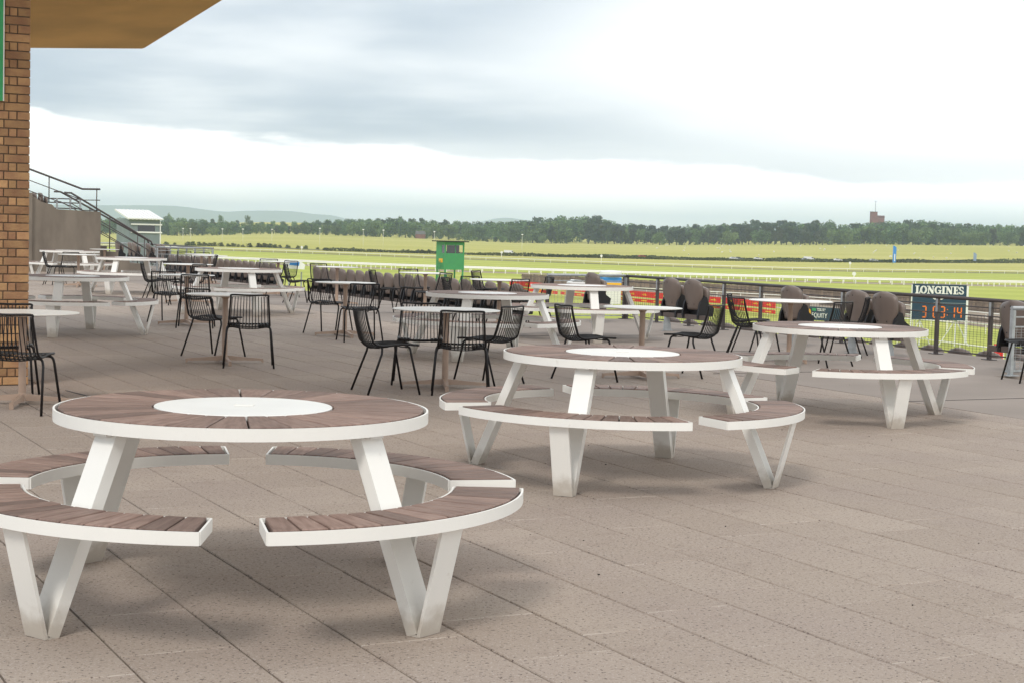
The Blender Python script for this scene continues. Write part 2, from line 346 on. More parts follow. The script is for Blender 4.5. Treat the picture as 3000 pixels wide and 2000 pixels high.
# ------------------------------------------------------------------ terrain
ZT = [(-0.6, -9.0), (-0.21, -9.0), (-0.129, -4.6), (-0.071, -5.1), (0.0, -7.3), (0.084, -5.7), (0.163, -2.5), (0.225, 0.4), (0.306, 2.3), (0.7, 3.0)]
def lerp(tab, x):
    if x <= tab[0][0]: return tab[0][1]
    for (a, va), (b, vb) in zip(tab, tab[1:]):
        if x <= b: t = (x - a) / (b - a); t = t * t * (3 - 2 * t); return va + (vb - va) * t
    return tab[-1][1]
def ss(x, a, b): t = min(1, max(0, (x - a) / (b - a))); return t * t * (3 - 2 * t)
def TZ(x, y):
    if y < 300: return -9.0
    z = -9 + (lerp(ZT, x / y) + 9) * ss(y, 650, 1600)
    return z + 14 * ss(y, 1650, 2300)
mb = MB()
ys = [-60, 20, 60, 120, 200, 300, 400, 500, 600, 650, 700, 760, 820, 880, 950, 1020, 1100, 1180, 1260, 1340, 1420, 1500, 1580, 1650, 1750, 1850, 2000, 2200, 2600, 3500, 6000, 10000, 15200]
NX = 90
def tfn(i, j):
    y = ys[round(j * (len(ys) - 1))]; x = (i * 2 - 1) * 0.75 * max(y, 400)
    return (x, y, TZ(x, y) if y > 0 else -9)
mb.grid(NX, len(ys) - 1, tfn)
tag(put('ground', mb.mesh('ground', M['field'])), kind='structure')
def strip(name, line, w0, w1, mat, lift, kind='structure'):
    """a sheet laid on the terrain between two polylines offset from 'line' (x,y) towards +y"""
    mb = MB(); P = smooth_path([(x, y, 0) for x, y in line], 8); K = 6
    vs = []
    for p in P:
        for k in range(K + 1):
            y = p.y + w0 + (w1 - w0) * k / K; vs.append((p.x, y, TZ(p.x, y) + lift))
    fs = [(i * (K + 1) + k, (i + 1) * (K + 1) + k, (i + 1) * (K + 1) + k + 1, i * (K + 1) + k + 1) for i in range(len(P) - 1) for k in range(K)]
    mb.add(vs, fs, True); return tag(put(name, mb.mesh(name, mat)), kind=kind)
def at(px, y): return ((px - 1500) / 4896 * y, y)
R1L = [at(-900, 560), at(0, 530), at(635, 500), at(1200, 457), at(2300, 437), at(3000, 449), at(3900, 470)]
R2L = [at(-900, 760), at(0, 740), at(635, 700), at(1384, 631), at(2300, 581), at(3000, 640), at(3900, 720)]
tlen = [(a[0], a[1]) for a in R1L]
def band(name, A, B, mat, lift):
    mb = MB(); a = smooth_path([(x, y, 0) for x, y in A], 8); b = smooth_path([(x, y, 0) for x, y in B], 8); K = 8; vs = []
    for p, q in zip(a, b):
        for k in range(K + 1):
            t = p.lerp(q, k / K); vs.append((t.x, t.y, TZ(t.x, t.y) + lift))
    fs = [(i * (K + 1) + k, (i + 1) * (K + 1) + k, (i + 1) * (K + 1) + k + 1, i * (K + 1) + k + 1) for i in range(len(a) - 1) for k in range(K)]
    mb.add(vs, fs, True); return tag(put(name, mb.mesh(name, mat)), kind='structure')
band('track_turf', R1L, R2L, M['turf'], 0.15)
NEAR = [at(-900, 60), at(0, 60), at(635, 60), at(1200, 60), at(2300, 60), at(3000, 60), at(3900, 60)]
band('paddock_lawn', NEAR, [(x, y - 14) for x, y in R1L], M['turf'], 0.05)
band('sand_strip', [(x, y - 14) for x, y in R1L], [(x, y - 1) for x, y in R1L], M['sand'], 0.10)
R2B = [(x * 1.06, y * 1.06) for x, y in R2L]
band('rough_strip', R2L, R2B, M['rough'], 0.12)
ROAD = [at(-900, 900), at(600, 852), at(950, 790), at(1600, 787), at(2300, 811), at(3000, 900), at(3900, 990)]
strip('road', ROAD, -5, 5, M['asphalt'], 0.25)

# far hills: real ridges, seen through the haze
def hill(name, prof, D, depth, k):
    prof = [(x * k, h * k) for x, h in prof]; D *= k; depth *= k
    mb = MB(); n = 60; x0, x1 = prof[0][0], prof[-1][0]
    def fn(i, j):
        x = x0 + (x1 - x0) * i; h = lerp(prof, x) * (1 + 0.05 * noise.noise((i * 9, j * 3, 2)))
        t = math.sin(math.pi * j); return (x, D + depth * (j - 0.5), -12 + (h + 12) * t ** 0.8)
    mb.grid(n, 12, fn); return tag(put(name, mb.mesh(name, M['hill'])), kind='structure')
hill('hills', [(-5200, -10), (-3600, 76), (-2900, 90), (-2300, 97), (-1850, 100), (-1550, 78), (-1300, 50), (-1000, 10), (-700, -10)], 9000, 1500, 1.5)
hill('hills', [(-2600, -10), (-1900, 74), (-1344, 102), (-1100, 80), (-850, 40), (-550, -10)], 9700, 1000, 1.5)
hill('hills', [(-900, -10), (-600, 30), (-330, 42), (-40, 92), (90, 82), (250, 44), (420, 20), (700, -10)], 9600, 1000, 1.5)

# ------------------------------------------------------------------ terrace floor
PU, PV, JU, JV, PO = 0.6, 0.4016, 0.003, 0.008, 0.14
PAVE_V1 = 10.0
pav = thing('paving', None, None); tag(pav, kind='structure')
del pav['kind']; tag(pav, kind='structure')
pm = MB().bbox((0, 0, -0.02), (PU - JU, PV - JV, 0.04), 0.004).mesh('paver', M['paver'])
cells = []
for vi in range(-22, 25):
    sh = ((vi * 0.38) % 1.0) * 0.6
    for ui in range(-90, 4):
        u = (ui + 0.5) * PU - sh; v = (vi + 0.5) * PV + PO; p = UV(u, v)
        if p.y < 3.0 or abs(p.x) > 0.42 * p.y + 2.0: continue
        d = p.length; vis = abs(p.x) < 0.32 * p.y + 0.3 and p.y > 4.55
        cells.append((not vis, d, u, v))
cells.sort()
rest = MB()
for i, (nv, d, u, v) in enumerate(cells):
    dz = random.uniform(-0.0016, 0.0010); p = UV(u, v, dz)
    if i < 300: put('paver', pm, pav, mat=Matrix.Translation(p) @ Matrix.Rotation(UA + random.uniform(-0.002, 0.002), 4, 'Z'))
    else:
        q = MB().bbox((0, 0, -0.02), (PU - JU, PV - JV, 0.04), 0.004).xform(Matrix.Translation(p) @ Matrix.Rotation(UA, 4, 'Z')); rest.add(q.v, q.f)
tag(put('pavers_beyond', rest.mesh('pavers_beyond', M['paver']), pav), kind='stuff')
bed = MB().box((-24, 0.5, -0.16), (60, 19, 0.27)).xform(UVM)
put('joint_bed', bed.mesh('joint_bed', M['mortar']), pav)

sl = MB()
sl.box((-30, 11.69, -0.25), (76, 3.0, 0.5)); sl.box((-19.75, 14.29, -0.252), (11.2, 2.2, 0.5))
sl.box((-54.0, 14.29, -0.252), (7.6, 2.2, 0.5))
tag(put('terrace_slab', sl.xform(UVM).mesh('terrace_slab', M['concrete'])), kind='structure')
st = MB()
for k, (v0, v1, z) in enumerate(((13.19, 14.55, -0.36), (14.55, 15.4, -0.58), (15.4, 16.4, -0.80), (16.4, 17.4, -1.25), (17.4, 18.4, -1.7), (18.4, 19.4, -2.2))):
    st.box((-36, (v0 + v1) / 2, z - 4.5), (90, v1 - v0 - 0.004, 9.0))
tag(put('seating_tiers', st.xform(UVM).mesh('seating_tiers', M['concrete'])), kind='structure')
# construction joints of the concrete strip
cj = MB()
for u in range(-60, -6, 3): cj.box((u, 11.6, 0.001), (0.012, 3.1, 0.004))
put('expansion_joint', cj.xform(UVM).mesh('expansion_joint', M['groove']), pav)
# slot channel and cover frame next to the brick column
ch = thing('channel_cover', 'dark slot channel cover let into the paving at the foot of the brick column', 'drain cover', UV(-14.2, 3.1, 0))
put('slot', MB().box((0, 0, 0.0015), (0.02, 0.55, 0.005)).mesh('slot', M['cover_metal']), ch, rz=R(35))
put('frame', MB().box((0.42, -0.28, 0.0015), (0.62, 0.014, 0.005)).box((0.73, -0.235, 0.0015), (0.014, 0.1, 0.005)).mesh('frame', M['cover_metal']), ch)
db = MB()
for i in range(45):
    y = random.uniform(6.5, 20); x = random.uniform(-0.25, 0.29) * y; s = random.uniform(0.003, 0.0075)
    db.box((x, y, s * 0.3), (s, s * random.uniform(0.6, 1.8), s * 0.6), Matrix.Rotation(random.random() * 3, 3, 'Z'))
tag(put('debris', db.mesh('debris', M['debris'])), 'dark crumbs and grit scattered over the paving', 'debris', kind='stuff')

# ------------------------------------------------------------------ brick column, canopy, sign
CU, CV = -15.02, 2.845     # front (towards camera) u, right edge v
colm = thing('brick_column', 'buff brick column at the left edge of the terrace', 'column', UV(CU, CV, 0), UA)
CW, CDP, CHH = 0.90, 0.68, 4.36       # along v, along u
put('core', MB().box((-CDP / 2 - 0.004, -CW / 2, CHH / 2), (CDP - 0.012, CW - 0.012, CHH)).mesh('core', M['brickmortar']), colm)
bl = {}
def brickmesh(L):
    k = round(L, 3)
    if k not in bl:
        q = MB(); hx, hy, hz, c = 0.05, L / 2, 0.0325, 0.003
        # chamfer the face towards +x (the show face)
        vs = [(-hx, -hy, -hz), (-hx, hy, -hz), (-hx, hy, hz), (-hx, -hy, hz), (hx - c, -hy, -hz), (hx - c, hy, -hz), (hx - c, hy, hz), (hx - c, -hy, hz),
              (hx, -hy + c, -hz + c), (hx, hy - c, -hz + c), (hx, hy - c, hz - c), (hx, -hy + c, hz - c)]
        fs = [(0, 1, 2, 3), (8, 9, 10, 11)] + [(a + i, a + (i + 1) % 4, a + 4 + (i + 1) % 4, a + 4 + i) for a in (0, 4) for i in range(4)]
        q.add(vs, fs); bl[k] = q.mesh('brick', M['brick'])
    return bl[k]
course = 0.0745; others = MB()
for c in range(int(CHH / course)):
    z = c * course + 0.0375 + 0.004
    pat = [0.215, 0.215, 0.215, 0.215] if c % 2 == 0 else [0.105, 0.060, 0.215, 0.105, 0.215, 0.140]
    v = 0.0
    for L in pat:
        L2 = min(L, CW + v) if -v + L > CW else L
        if L2 < 0.03: break
        put('brick', brickmesh(L2), colm, loc=(-0.05 + random.uniform(-0.002, 0.002), v - L2 / 2, z))
        v -= L2 + 0.010
    for side in (0, 1):                               # the faces turned away
        u = -0.11 if c % 2 == 0 else -0.115
        while u > -CDP + 0.05:
            L = min(0.215, CDP + u)
            others.box((u - L / 2, -0.05 if side == 0 else -CW + 0.05, z), (L, 0.1, 0.065)); u -= L + 0.01
tag(put('bricks_turned_away', others.mesh('bricks', M['brick']), colm), kind='stuff')
# green banner hanging at the column's left part
gs = thing('hanging_banner', 'bright green banner hanging in front of the brick column', 'banner', UV(CU + 0.03, CV - 0.228, 2.47), UA)
put('cloth', MB().box((0.0, -0.45, 1.1), (0.006, 0.9, 2.2)).mesh('cloth', M['green_sign']), gs)
put('edge_trim', MB().box((0.002, -0.004, 1.1), (0.012, 0.01, 2.2)).mesh('edge_trim', M['whitepaint']), gs)
# canopy
def CZ(u, v): return 3.93 + 0.07 * (u + 23.84) + 0.066 * (v - 6.07)
cn = thing('canopy', 'ochre timber coloured roof canopy over the left of the terrace', 'canopy')
q = MB(); U0, U1, V0, V1 = -23.84, -9.0, 1.2, 6.07
for (u0, u1, v0, v1, za, zb) in ((U0, U1, V0, V1, 0.0, 0.35),):
    pts = [UV(u, v, CZ(u, v) + dz) for dz in (za, zb) for u, v in ((u0, v0), (u1, v0), (u1, v1), (u0, v1))]
    q.add(pts, [(0, 1, 2, 3), (7, 6, 5, 4), (0, 4, 5, 1), (1, 5, 6, 2), (2, 6, 7, 3), (3, 7, 4, 0)])
put('soffit', q.mesh('soffit', M['soffit']), cn)
e = MB()
for (a, b) in (((U0 - 0.02, V0), (U0 - 0.02, V1 + 0.02)), ((U0, V1 + 0.02), (U1, V1 + 0.02))):
    e.bar(UV(a[0], a[1], CZ(*a) + 0.16), UV(b[0], b[1], CZ(*b) + 0.16), 0.02, 0.30)
put('fascia', e.mesh('fascia', M['soffit']), cn)

# ------------------------------------------------------------------ picnic tables
TR, TH = 0.72, 0.74
NS = 30
def slat_sector(r0, r1, z0, z1, da, gap):
    q = MB(); h = gap / 2; c = 0.003
    def pt(r, s, z, ins=0.0):
        a = s * (da / 2 - (h + ins) / r); rr = r + (ins if r == r0 else -ins); return (rr * math.cos(a), rr * math.sin(a), z)
    low = [pt(r0, -1, z0), pt(r1, -1, z0), pt(r1, 1, z0), pt(r0, 1, z0)]
    mid = [pt(r0, -1, z1 - c), pt(r1, -1, z1 - c), pt(r1, 1, z1 - c), pt(r0, 1, z1 - c)]
    top = [pt(r0, -1, z1, c), pt(r1, -1, z1, c), pt(r1, 1, z1, c), pt(r0, 1, z1, c)]
    fs = [(3, 2, 1, 0), (8, 9, 10, 11)] + [(k + i, k + (i + 1) % 4, k + 4 + (i + 1) % 4, k + 4 + i) for k in (0, 4) for i in range(4)]
    return q.add(low + mid + top, fs)
BO, BI, BZ, BA, NB = 1.10, 0.82, 0.445, R(78.5), 15
PM = dict(
    rim=MB().ring(TR - 0.008, TR, TH - 0.046, TH, 0, 2 * math.pi, 96, True).mesh('rim', M['white']),
    under=MB().lathe([(TR - 0.012, TH - 0.044), (TR - 0.012, TH - 0.022)], 64).mesh('underside', M['white']),
    pit=MB().lathe([(TR - 0.012, TH - 0.022), (TR - 0.012, TH - 0.016)], 64).mesh('slat_bed', M['groove']),
    slat=slat_sector(0.353, TR - 0.019, TH - 0.0155, TH + 0.004, 2 * math.pi / NS, 0.0075).mesh('slat', M['wood']),
    disc=MB().lathe([(0.344, TH - 0.0155), (0.344, TH + 0.003), (0.342, TH + 0.005)], 72).mesh('centre_disc', M['disc']),
    plate=MB().box((0.012, 0, TH + 0.007), (0.05, 0.075, 0.003)).mesh('handle_plate', M['white']),
    bslat=slat_sector(BI + 0.014, BO - 0.015, BZ - 0.0155, BZ + 0.005, (BA - 2 * 0.014) / NB, 0.008).mesh('slat', M['wood']))
q = MB(); q.ring(BO - 0.008, BO, BZ - 0.045, BZ, -BA / 2, BA / 2, 40); q.ring(BI, BI + 0.008, BZ - 0.045, BZ, -BA / 2, BA / 2, 40)
for s in (-1, 1):
    c, sn = math.cos(s * BA / 2), math.sin(s * BA / 2)
    q.bar(((BI + 0.0082) * c, (BI + 0.0082) * sn, BZ - 0.0225), ((BO - 0.0082) * c, (BO - 0.0082) * sn, BZ - 0.0225), 0.008, 0.045)
q.ring(BI + 0.0085, BO - 0.0085, BZ - 0.043, BZ - 0.020, -BA / 2 + 0.006, BA / 2 - 0.006, 40)
PM['bframe'] = q.mesh('bench_frame', M['white'])
PM['bbed'] = MB().ring(BI + 0.009, BO - 0.009, BZ - 0.0198, BZ - 0.0162, -BA / 2 + 0.006, BA / 2 - 0.006, 40).mesh('slat_bed', M['groove'])
# V leg: boxed inner arm and flat outer arm, rounded at the foot
def legmesh():
    q = MB(); w = 0.112
    def arm(a, b, t):
        a, b = Vector(a), Vector(b); q.bar(a, b, w, t, side=(b - a).cross(Vector((0, 1, 0))).normalized())
    arm((0.936, 0, 0.004), (0.640, 0, TH - 0.046), 0.050)
    arm((0.964, 0, 0.003), (1.062, 0, BZ - 0.044), 0.014)
    q.box((0.941, 0, 0.004), (0.052, w - 0.004, 0.008))
    q.box((0.60, 0, TH - 0.050), (0.20, 0.07, 0.014))
    return q
PM['leg'] = legmesh().mesh('leg', M['white'])
def picnic(x, y, rotdeg, label):
    t = thing('picnic_table', label, 'picnic table', (x, y, 0), R(rotdeg), 'round picnic tables on the terrace')
    top = put('table_top', PM['rim'], t); put('underside', PM['under'], top); put('slat_bed', PM['pit'], top)
    put('centre_disc', PM['disc'], top); put('handle_plate', PM['plate'], top, rz=R(90 - rotdeg))
    for k in range(NS): put('slat', PM['slat'], top, loc=(0, 0, random.uniform(-0.0008, 0.0008)), rz=2 * math.pi * (k + 0.5) / NS)
    for k in range(4):
        b = put('bench', PM['bframe'], t, rz=k * math.pi / 2); put('slat_bed', PM['bbed'], b)
        for j in range(NB): put('slat', PM['bslat'], b, loc=(0, 0, random.uniform(-0.001, 0.001)), rz=(j + 0.5 - NB / 2) * (BA - 0.028) / NB)
        put('leg', PM['leg'], t, rz=k * math.pi / 2)
PIC = [(-1.04, 6.49, 52.7, 'large white round picnic table with brown slats nearest the camera'),
       (0.67, 10.08, 67.8, 'white round picnic table with all four curved benches in view, mid picture'),
       (2.73, 13.92, 18, 'white round picnic table close to the clock board railing, right of the middle table'),
       (-0.30, 19.51, 71, 'white round picnic table just behind the bistro table with four black chairs'),
       (0.96, 23.44, 12, 'white round picnic table in front of the red banner and the railing corner'),
       (-4.59, 27.9, 28, 'white round picnic table beside the long row of brown seats, left of centre'),
       (-5.75, 21.8, 0, 'white round picnic table half hidden behind the brick column'),
       (-7.93, 34.68, 75, 'white round picnic table between the concrete stair wall and the black chairs'),
       (-11.0, 41.4, 45, 'farthest white round picnic table, right against the concrete stair wall')]
for a in PIC: picnic(*a)

# ------------------------------------------------------------------ bistro tables
BH = 0.725
BM = {}
def bistro_meshes(r):
    if r not in BM:
        BM[r] = MB().lathe([(r * 0.72, BH - 0.020), (r - 0.004, BH - 0.009), (r, BH - 0.005), (r - 0.002, BH)], 56).mesh('table_top', M['btop'])
    return BM[r]
BM['ped'] = MB().lathe([(0.048, 0.03), (0.031, 0.09), (0.029, 0.4), (0.030, BH - 0.05), (0.055, BH - 0.022)], 20).mesh('pedestal', M['beige'])
def armmesh():
    q = MB()
    vs = []
    for x, zb, zt, w in ((0.0, 0.03, 0.085, 0.05), (0.2, 0.03, 0.066, 0.042), (0.38, 0.026, 0.052, 0.036), (0.41, 0.0, 0.05, 0.034)):
        vs += [(x, -w / 2, zb), (x, w / 2, zb), (x, w / 2 * 0.8, zt), (x, -w / 2 * 0.8, zt)]
    fs = [(0, 1, 2, 3), (15, 14, 13, 12)] + [(i * 4 + k, i * 4 + (k + 1) % 4, i * 4 + 4 + (k + 1) % 4, i * 4 + 4 + k) for i in range(3) for k in range(4)]
    return q.add(vs, fs)
BM['arm'] = armmesh().mesh('base_arm', M['beige'])
BIS = [(-3.86, 13.15, .435, 95, 'white round bistro table on a beige stem in front of the brick column'),
       (-3.04, 17.65, .41, 18, 'white round bistro table with two black chairs, beige cross base in full view'),
       (-0.615, 15.5, .50, 5, 'white round bistro table with four black wire chairs pulled up to it'),
       (-2.27, 22.6, .41, 20, 'white round bistro table in front of the long seat row, chair on either side'),
       (-4.73, 24.2, .40, 22, 'white round bistro table between the two nearest far-left picnic tables'),
       (-6.02, 30.9, .46, 10, 'thin white bistro table edge-on just left of the slatted picnic table by the seat row'),
       (-7.37, 40.5, .43, 0, 'far white bistro table before the left galvanised railing'),
       (-7.85, 42.0, .42, 30, 'far shaded bistro table beside the left galvanised railing'),
       (-4.99, 35.4, .41, 40, 'white bistro table at the gap between the two seat rows'),
       (-3.36, 31.8, .40, 15, 'white bistro table close against the left end of the long seat row'),
       (-1.53, 29.0, .46, 25, 'white bistro table in line below the green hut'),
       (-0.22, 25.9, .465, 35, 'white bistro table at the right end of the long seat row'),
       (1.33, 17.1, .405, 12, 'white bistro table right behind the middle picnic table'),
       (3.34, 20.1, .50, 20, 'white bistro table in front of the railing, behind the right picnic table'),
       (-9.74, 37.4, .46, 10, 'white bistro table in front of the concrete stair wall'),
       (-11.24, 45.9, .40, 0, 'small far bistro table at the foot of the stair handrails')]
for x, y, r, rot, lab in BIS:
    t = thing('bistro_table', lab, 'table', (x, y, 0), R(rot), 'round bistro tables on beige stems')
    put('table_top', bistro_meshes(r), t); put('pedestal', BM['ped'], t)
    for k in range(4): put('base_arm', BM['arm'], t, rz=k * math.pi / 2)

# ------------------------------------------------------------------ wire chairs
CHM = {}
NW = 13
HT = 0.735
def wire_path(fx):
    s = 1 - fx * fx; w = 0.205 * fx
    return [(w * 0.98, 0.215 + 0.015 * s, 0.435 - 0.010 * s), (w * 1.02, 0.06, 0.438 - 0.012 * s), (w * 1.03, -0.10, 0.426 - 0.030 * s),
            (w * 1.02, -0.185 - 0.014 * s, 0.446 - 0.032 * s), (w * 0.99, -0.218 - 0.025 * s, 0.52 - 0.008 * s), (w * 0.95, -0.250 - 0.03 * s, 0.64), (w * 0.92, -0.268 - 0.02 * s, HT - 0.008 * (1 - s))]
for i in range(NW):
    fx = -0.92 + 1.84 * i / (NW - 1)
    CHM[i] = MB().tube(smooth_path(wire_path(fx), 4), 0.0044, 5).mesh('wire', M['black'])
L_ = smooth_path(wire_path(-1), 5); Rr = smooth_path(wire_path(1), 5)
def top_corner(): return smooth_path([Vector(L_[-1]), Vector((-0.175, -0.270, HT + 0.012)), Vector((0, -0.29, HT + 0.010)), Vector((0.175, -0.270, HT + 0.012)), Vector(Rr[-1])], 5)
front = smooth_path([Vector(Rr[0]), Vector((0.17, 0.232, 0.430)), Vector((0, 0.238, 0.424)), Vector((-0.17, 0.232, 0.430)), Vector(L_[0])], 4)
CHM['frame'] = MB().tube(L_ + top_corner()[1:-1] + list(reversed(Rr)) + front[1:], 0.0092, 8).mesh('frame', M['black'])
q = MB()
for yy, dz in ((0.12, -0.014), (-0.04, -0.016), (-0.165, -0.022)):
    q.tube(smooth_path([(-0.21, yy, 0.438 + dz + 0.006), (-0.1, yy, 0.425 + dz), (0, yy - (0.01 if yy < -0.1 else 0), 0.420 + dz), (0.1, yy, 0.425 + dz), (0.21, yy, 0.438 + dz + 0.006)], 3), 0.005, 6)
CHM['cross'] = q.mesh('seat_support', M['black'])
for nm, sx, sy in (('lf', -1, 1), ('rf', 1, 1), ('lr', -1, -1), ('rr', 1, -1)):
    y0 = 0.135 if sy > 0 else -0.115
    pts = [(sx * 0.10, y0, 0.412), (sx * 0.185, y0, 0.416), (sx * 0.215, y0 * 1.03, 0.402), (sx * 0.226, y0 * 1.08, 0.36), (sx * 0.255, 0.225 if sy > 0 else -0.255, 0.0)]
    P = smooth_path([Vector(p) for p in pts[:4]], 4) + [Vector(pts[4])]
    CHM[nm] = MB().tube(P, 0.0102, 8).mesh('leg', M['black'])
def chair(bx, by, face, label):
    """bx,by: where the top bar of the back stands; face: direction the sitter looks (degrees, 90 = away from camera)"""
    a = R(face); x = bx + 0.27 * math.cos(a); y = by + 0.27 * math.sin(a)
    t = thing('wire_chair', label, 'chair', (x, y, 0), a - math.pi / 2, 'black wire chairs around the bistro tables')
    put('frame', CHM['frame'], t); put('seat_support', CHM['cross'], t)
    for i in range(NW): put('wire', CHM[i], t)
    for nm in ('lf', 'rf', 'lr', 'rr'): put('leg', CHM[nm], t)
CHAIRS = [(-3.74, 12.35, 88, 'black wire chair at the left edge with its back to the camera'),
          (-4.20, 13.9, 280, 'black wire chair in front of the brick column, facing the camera'),
          (-2.68, 17.0, 100, 'black wire chair on the right of the two-chair bistro table, back to camera'),
          (-3.46, 18.3, 55, 'black wire chair left of the two-chair bistro table'),
          (-4.46, 23.4, 97, 'black wire chair with its back to us directly behind the two-chair table'),
          (-5.16, 24.6, 75, 'black wire chair left of the small table beside the half-hidden picnic table'),
          (-6.72, 30.2, 20, 'black wire chair in side view facing right, right of the half-hidden picnic table'),
          (-6.52, 31.8, 275, 'black wire chair behind the edge-on bistro table, facing the camera'),
          (-5.60, 29.8, 150, 'black wire chair tucked between edge-on bistro table and slatted picnic table'),
          (-7.10, 39.9, 200, 'black wire chair right of the far table by the left railing'),
          (-8.10, 43.4, 270, 'black wire chair against the left galvanised railing'),
          (-8.80, 44.6, 300, 'farthest black wire chair beside the left galvanised railing'),
          (-5.35, 36.5, 270, 'black wire chair behind the table at the gap between seat rows'),
          (-4.66, 35.0, 235, 'black wire chair with blue and white seen through its back'),
          (-4.36, 31.9, 20, 'black wire chair in side view at the gap, facing the long seat row'),
          (-3.86, 33.0, 310, 'black wire chair against the left end of the long seat row'),
          (-2.46, 29.0, 22, 'narrow black wire chair in side view against the middle of the seat row'),
          (-2.66, 22.9, 65, 'black wire chair left of the bistro table in front of the seat row'),
          (-1.90, 21.4, 108, 'black wire chair right of the seat row bistro table, back to camera'),
          (-1.92, 30.4, 300, 'black wire chair behind the table below the green hut, against the seats'),
          (-1.14, 28.2, 215, 'black wire chair standing in line with the green hut legs'),
          (-1.04, 25.5, 20, 'narrow dark wire chair in side view left of the table at the seat row end'),
          (-0.69, 26.5, 312, 'black wire chair left of the table at the right end of the seat row'),
          (-0.69, 30.4, 335, 'small black wire chair raised above the others, right of the green hut'),
          (0.11, 25.5, 135, 'black wire chair with red banner seen through its back'),
          (0.59, 27.2, 200, 'black wire chair beside the railing corner post'),
          (-1.36, 14.80, 22, 'black wire chair in side view, left of the four-chair bistro table'),
          (-0.44, 14.7, 93, 'black wire chair in front of the four-chair bistro table, back to the camera'),
          (0.00, 15.9, 147, 'black wire chair on the right of the four-chair bistro table'),
          (-0.88, 16.1, 272, 'black wire chair behind the four-chair bistro table, facing the camera'),
          (0.50, 16.55, 25, 'black wire chair in side view above the middle picnic table, facing right'),
          (2.12, 17.4, 148, 'black wire chair facing left, between the middle table and the seats'),
          (2.74, 21.2, 345, 'black wire chair half hidden behind another by the railing'),
          (2.66, 19.9, 22, 'black wire chair facing right by the railing, in front of the red banner'),
          (3.82, 19.3, 135, 'black wire chair in front of the navy banner on the railing'),
          (4.50, 21.2, 160, 'black wire chair leaning close to the paired seats near the clock board'),
          (5.86, 17.95, 185, 'black wire chair cut off by the right edge of the picture'),
          (-10.75, 38.2, 10, 'black wire chair in side view in front of the concrete stair wall'),
          (-10.2, 38.5, 265, 'black wire chair facing us in front of the concrete stair wall')]
for c in CHAIRS: chair(*c)

# ------------------------------------------------------------------ stadium seats
def shell_mesh(zb, zt, w0, w1, depth, thick, topround, mat, y0=0.0, lean=0.0):
    q = MB(); NU, NV = 10, 12
    def hw(t):
        w = w0 + (w1 - w0) * ss(t, 0.0, 0.55)
        k = (t - (1 - topround)) / topround
        if k > 0: w *= max(0.02, (1 - k ** 2.2)) ** 0.5
        return w
    def fn(sgn):
        def f(i, j):
            x = (i * 2 - 1); w = hw(j); z = zb + (zt - zb) * j - (0 if j < 1 else 0.004)
            return (x * w, y0 + depth * x * x - lean * (j) + sgn, z)
        return f
    q.grid(NU, NV, fn(0)); a = len(q.v); q.grid(NU, NV, fn(thick))
    ring = [i for i in range(NU + 1)] + [(j + 1) * (NU + 1) - 1 for j in range(1, NV + 1)] + [NV * (NU + 1) + i for i in range(NU - 1, -1, -1)] + [j * (NU + 1) for j in range(NV - 1, 0, -1)]
    q.f += [(ring[k], ring[(k + 1) % len(ring)], a + ring[(k + 1) % len(ring)], a + ring[k]) for k in range(len(ring))]; q.sm += [True] * len(ring)
    return q.mesh('seat_shell', mat)
SM = dict(back=shell_mesh(0.365, 0.83, 0.165, 0.240, 0.060, 0.030, 0.26, M['shell'], lean=0.04),
          pan=shell_mesh(0.36, 0.72, 0.165, 0.215, 0.030, 0.045, 0.26, M['shell'], y0=0.115, lean=-0.02))
SM['spine'] = MB().box((0, 0.012, 0.33), (0.20, 0.02, 0.10)).mesh('spine', M['shell'])
q = MB()
for s in (-1, 1):
    pr = [(-0.03, 0.27), (0.235, 0.27), (0.255, 0.40), (0.165, 0.46), (0.125, 0.56), (0.065, 0.585), (0.0, 0.45)]
    p = MB().prism(pr, 0.040); p.xform(Matrix(((0, 0, 1, s * 0.212 - 0.02), (1, 0, 0, 0.02), (0, 1, 0, 0), (0, 0, 0, 1)))); q.add(p.v, p.f)
    q.box((s * 0.2, 0.05, 0.27), (0.05, 0.09, 0.10))
q.box((0, 0.13, 0.36), (0.36, 0.03, 0.14))
SM['bracket'] = q.mesh('hinge_bracket', M['shellb'])
SM['bolt'] = MB().lathe([(0.008, 0), (0.008, 0.004)], 8).mesh('bolt', M['shellb'])
def seat(u, v, z, label, group, bolts=True):
    t = thing('stadium_seat', label, 'seat', UV(u, v, z), UA, group)
    b = put('back_shell', SM['back'], t)
    put('seat_pan', SM['pan'], t); put('hinge_bracket', SM['bracket'], t)
    if bolts:
        for x, zz in ((-0.11, 0.74), (0.0, 0.755), (-0.075, 0.45), (0.095, 0.45)):
            y = 0.055 * (x / 0.21) ** 2 - 0.04 * (zz - 0.365) / 0.465
            put('bolt', SM['bolt'], b, mat=Matrix.Translation((x, y + 0.001, zz)) @ Matrix.Rotation(R(90), 4, 'X'))
def beam(u0, u1, v, z, label, feet=()):
    t = thing('seat_beam', label, 'seat frame', UV(u0, v, z), UA, 'seat support beams')
    L = u1 - u0
    put('beam', MB().box((L / 2, 0.05, 0.25), (L, 0.07, 0.07)).mesh('beam', M['beam']), t)
    for fu in feet:
        q = MB(); pr = [(-0.01, 0.006), (0.125, 0.006), (0.10, 0.14), (0.075, 0.215), (0.0, 0.215)]
        p = MB().prism(pr, 0.03); p.xform(Matrix(((0, 0, 1, fu - u0 - 0.015), (1, 0, 0, 0), (0, 1, 0, 0), (0, 0, 0, 1)))); q.add(p.v, p.f)
        q.box((fu - u0, 0.06, 0.003), (0.07, 0.20, 0.006))
        put('foot', q.mesh('foot', M['galv']), t)
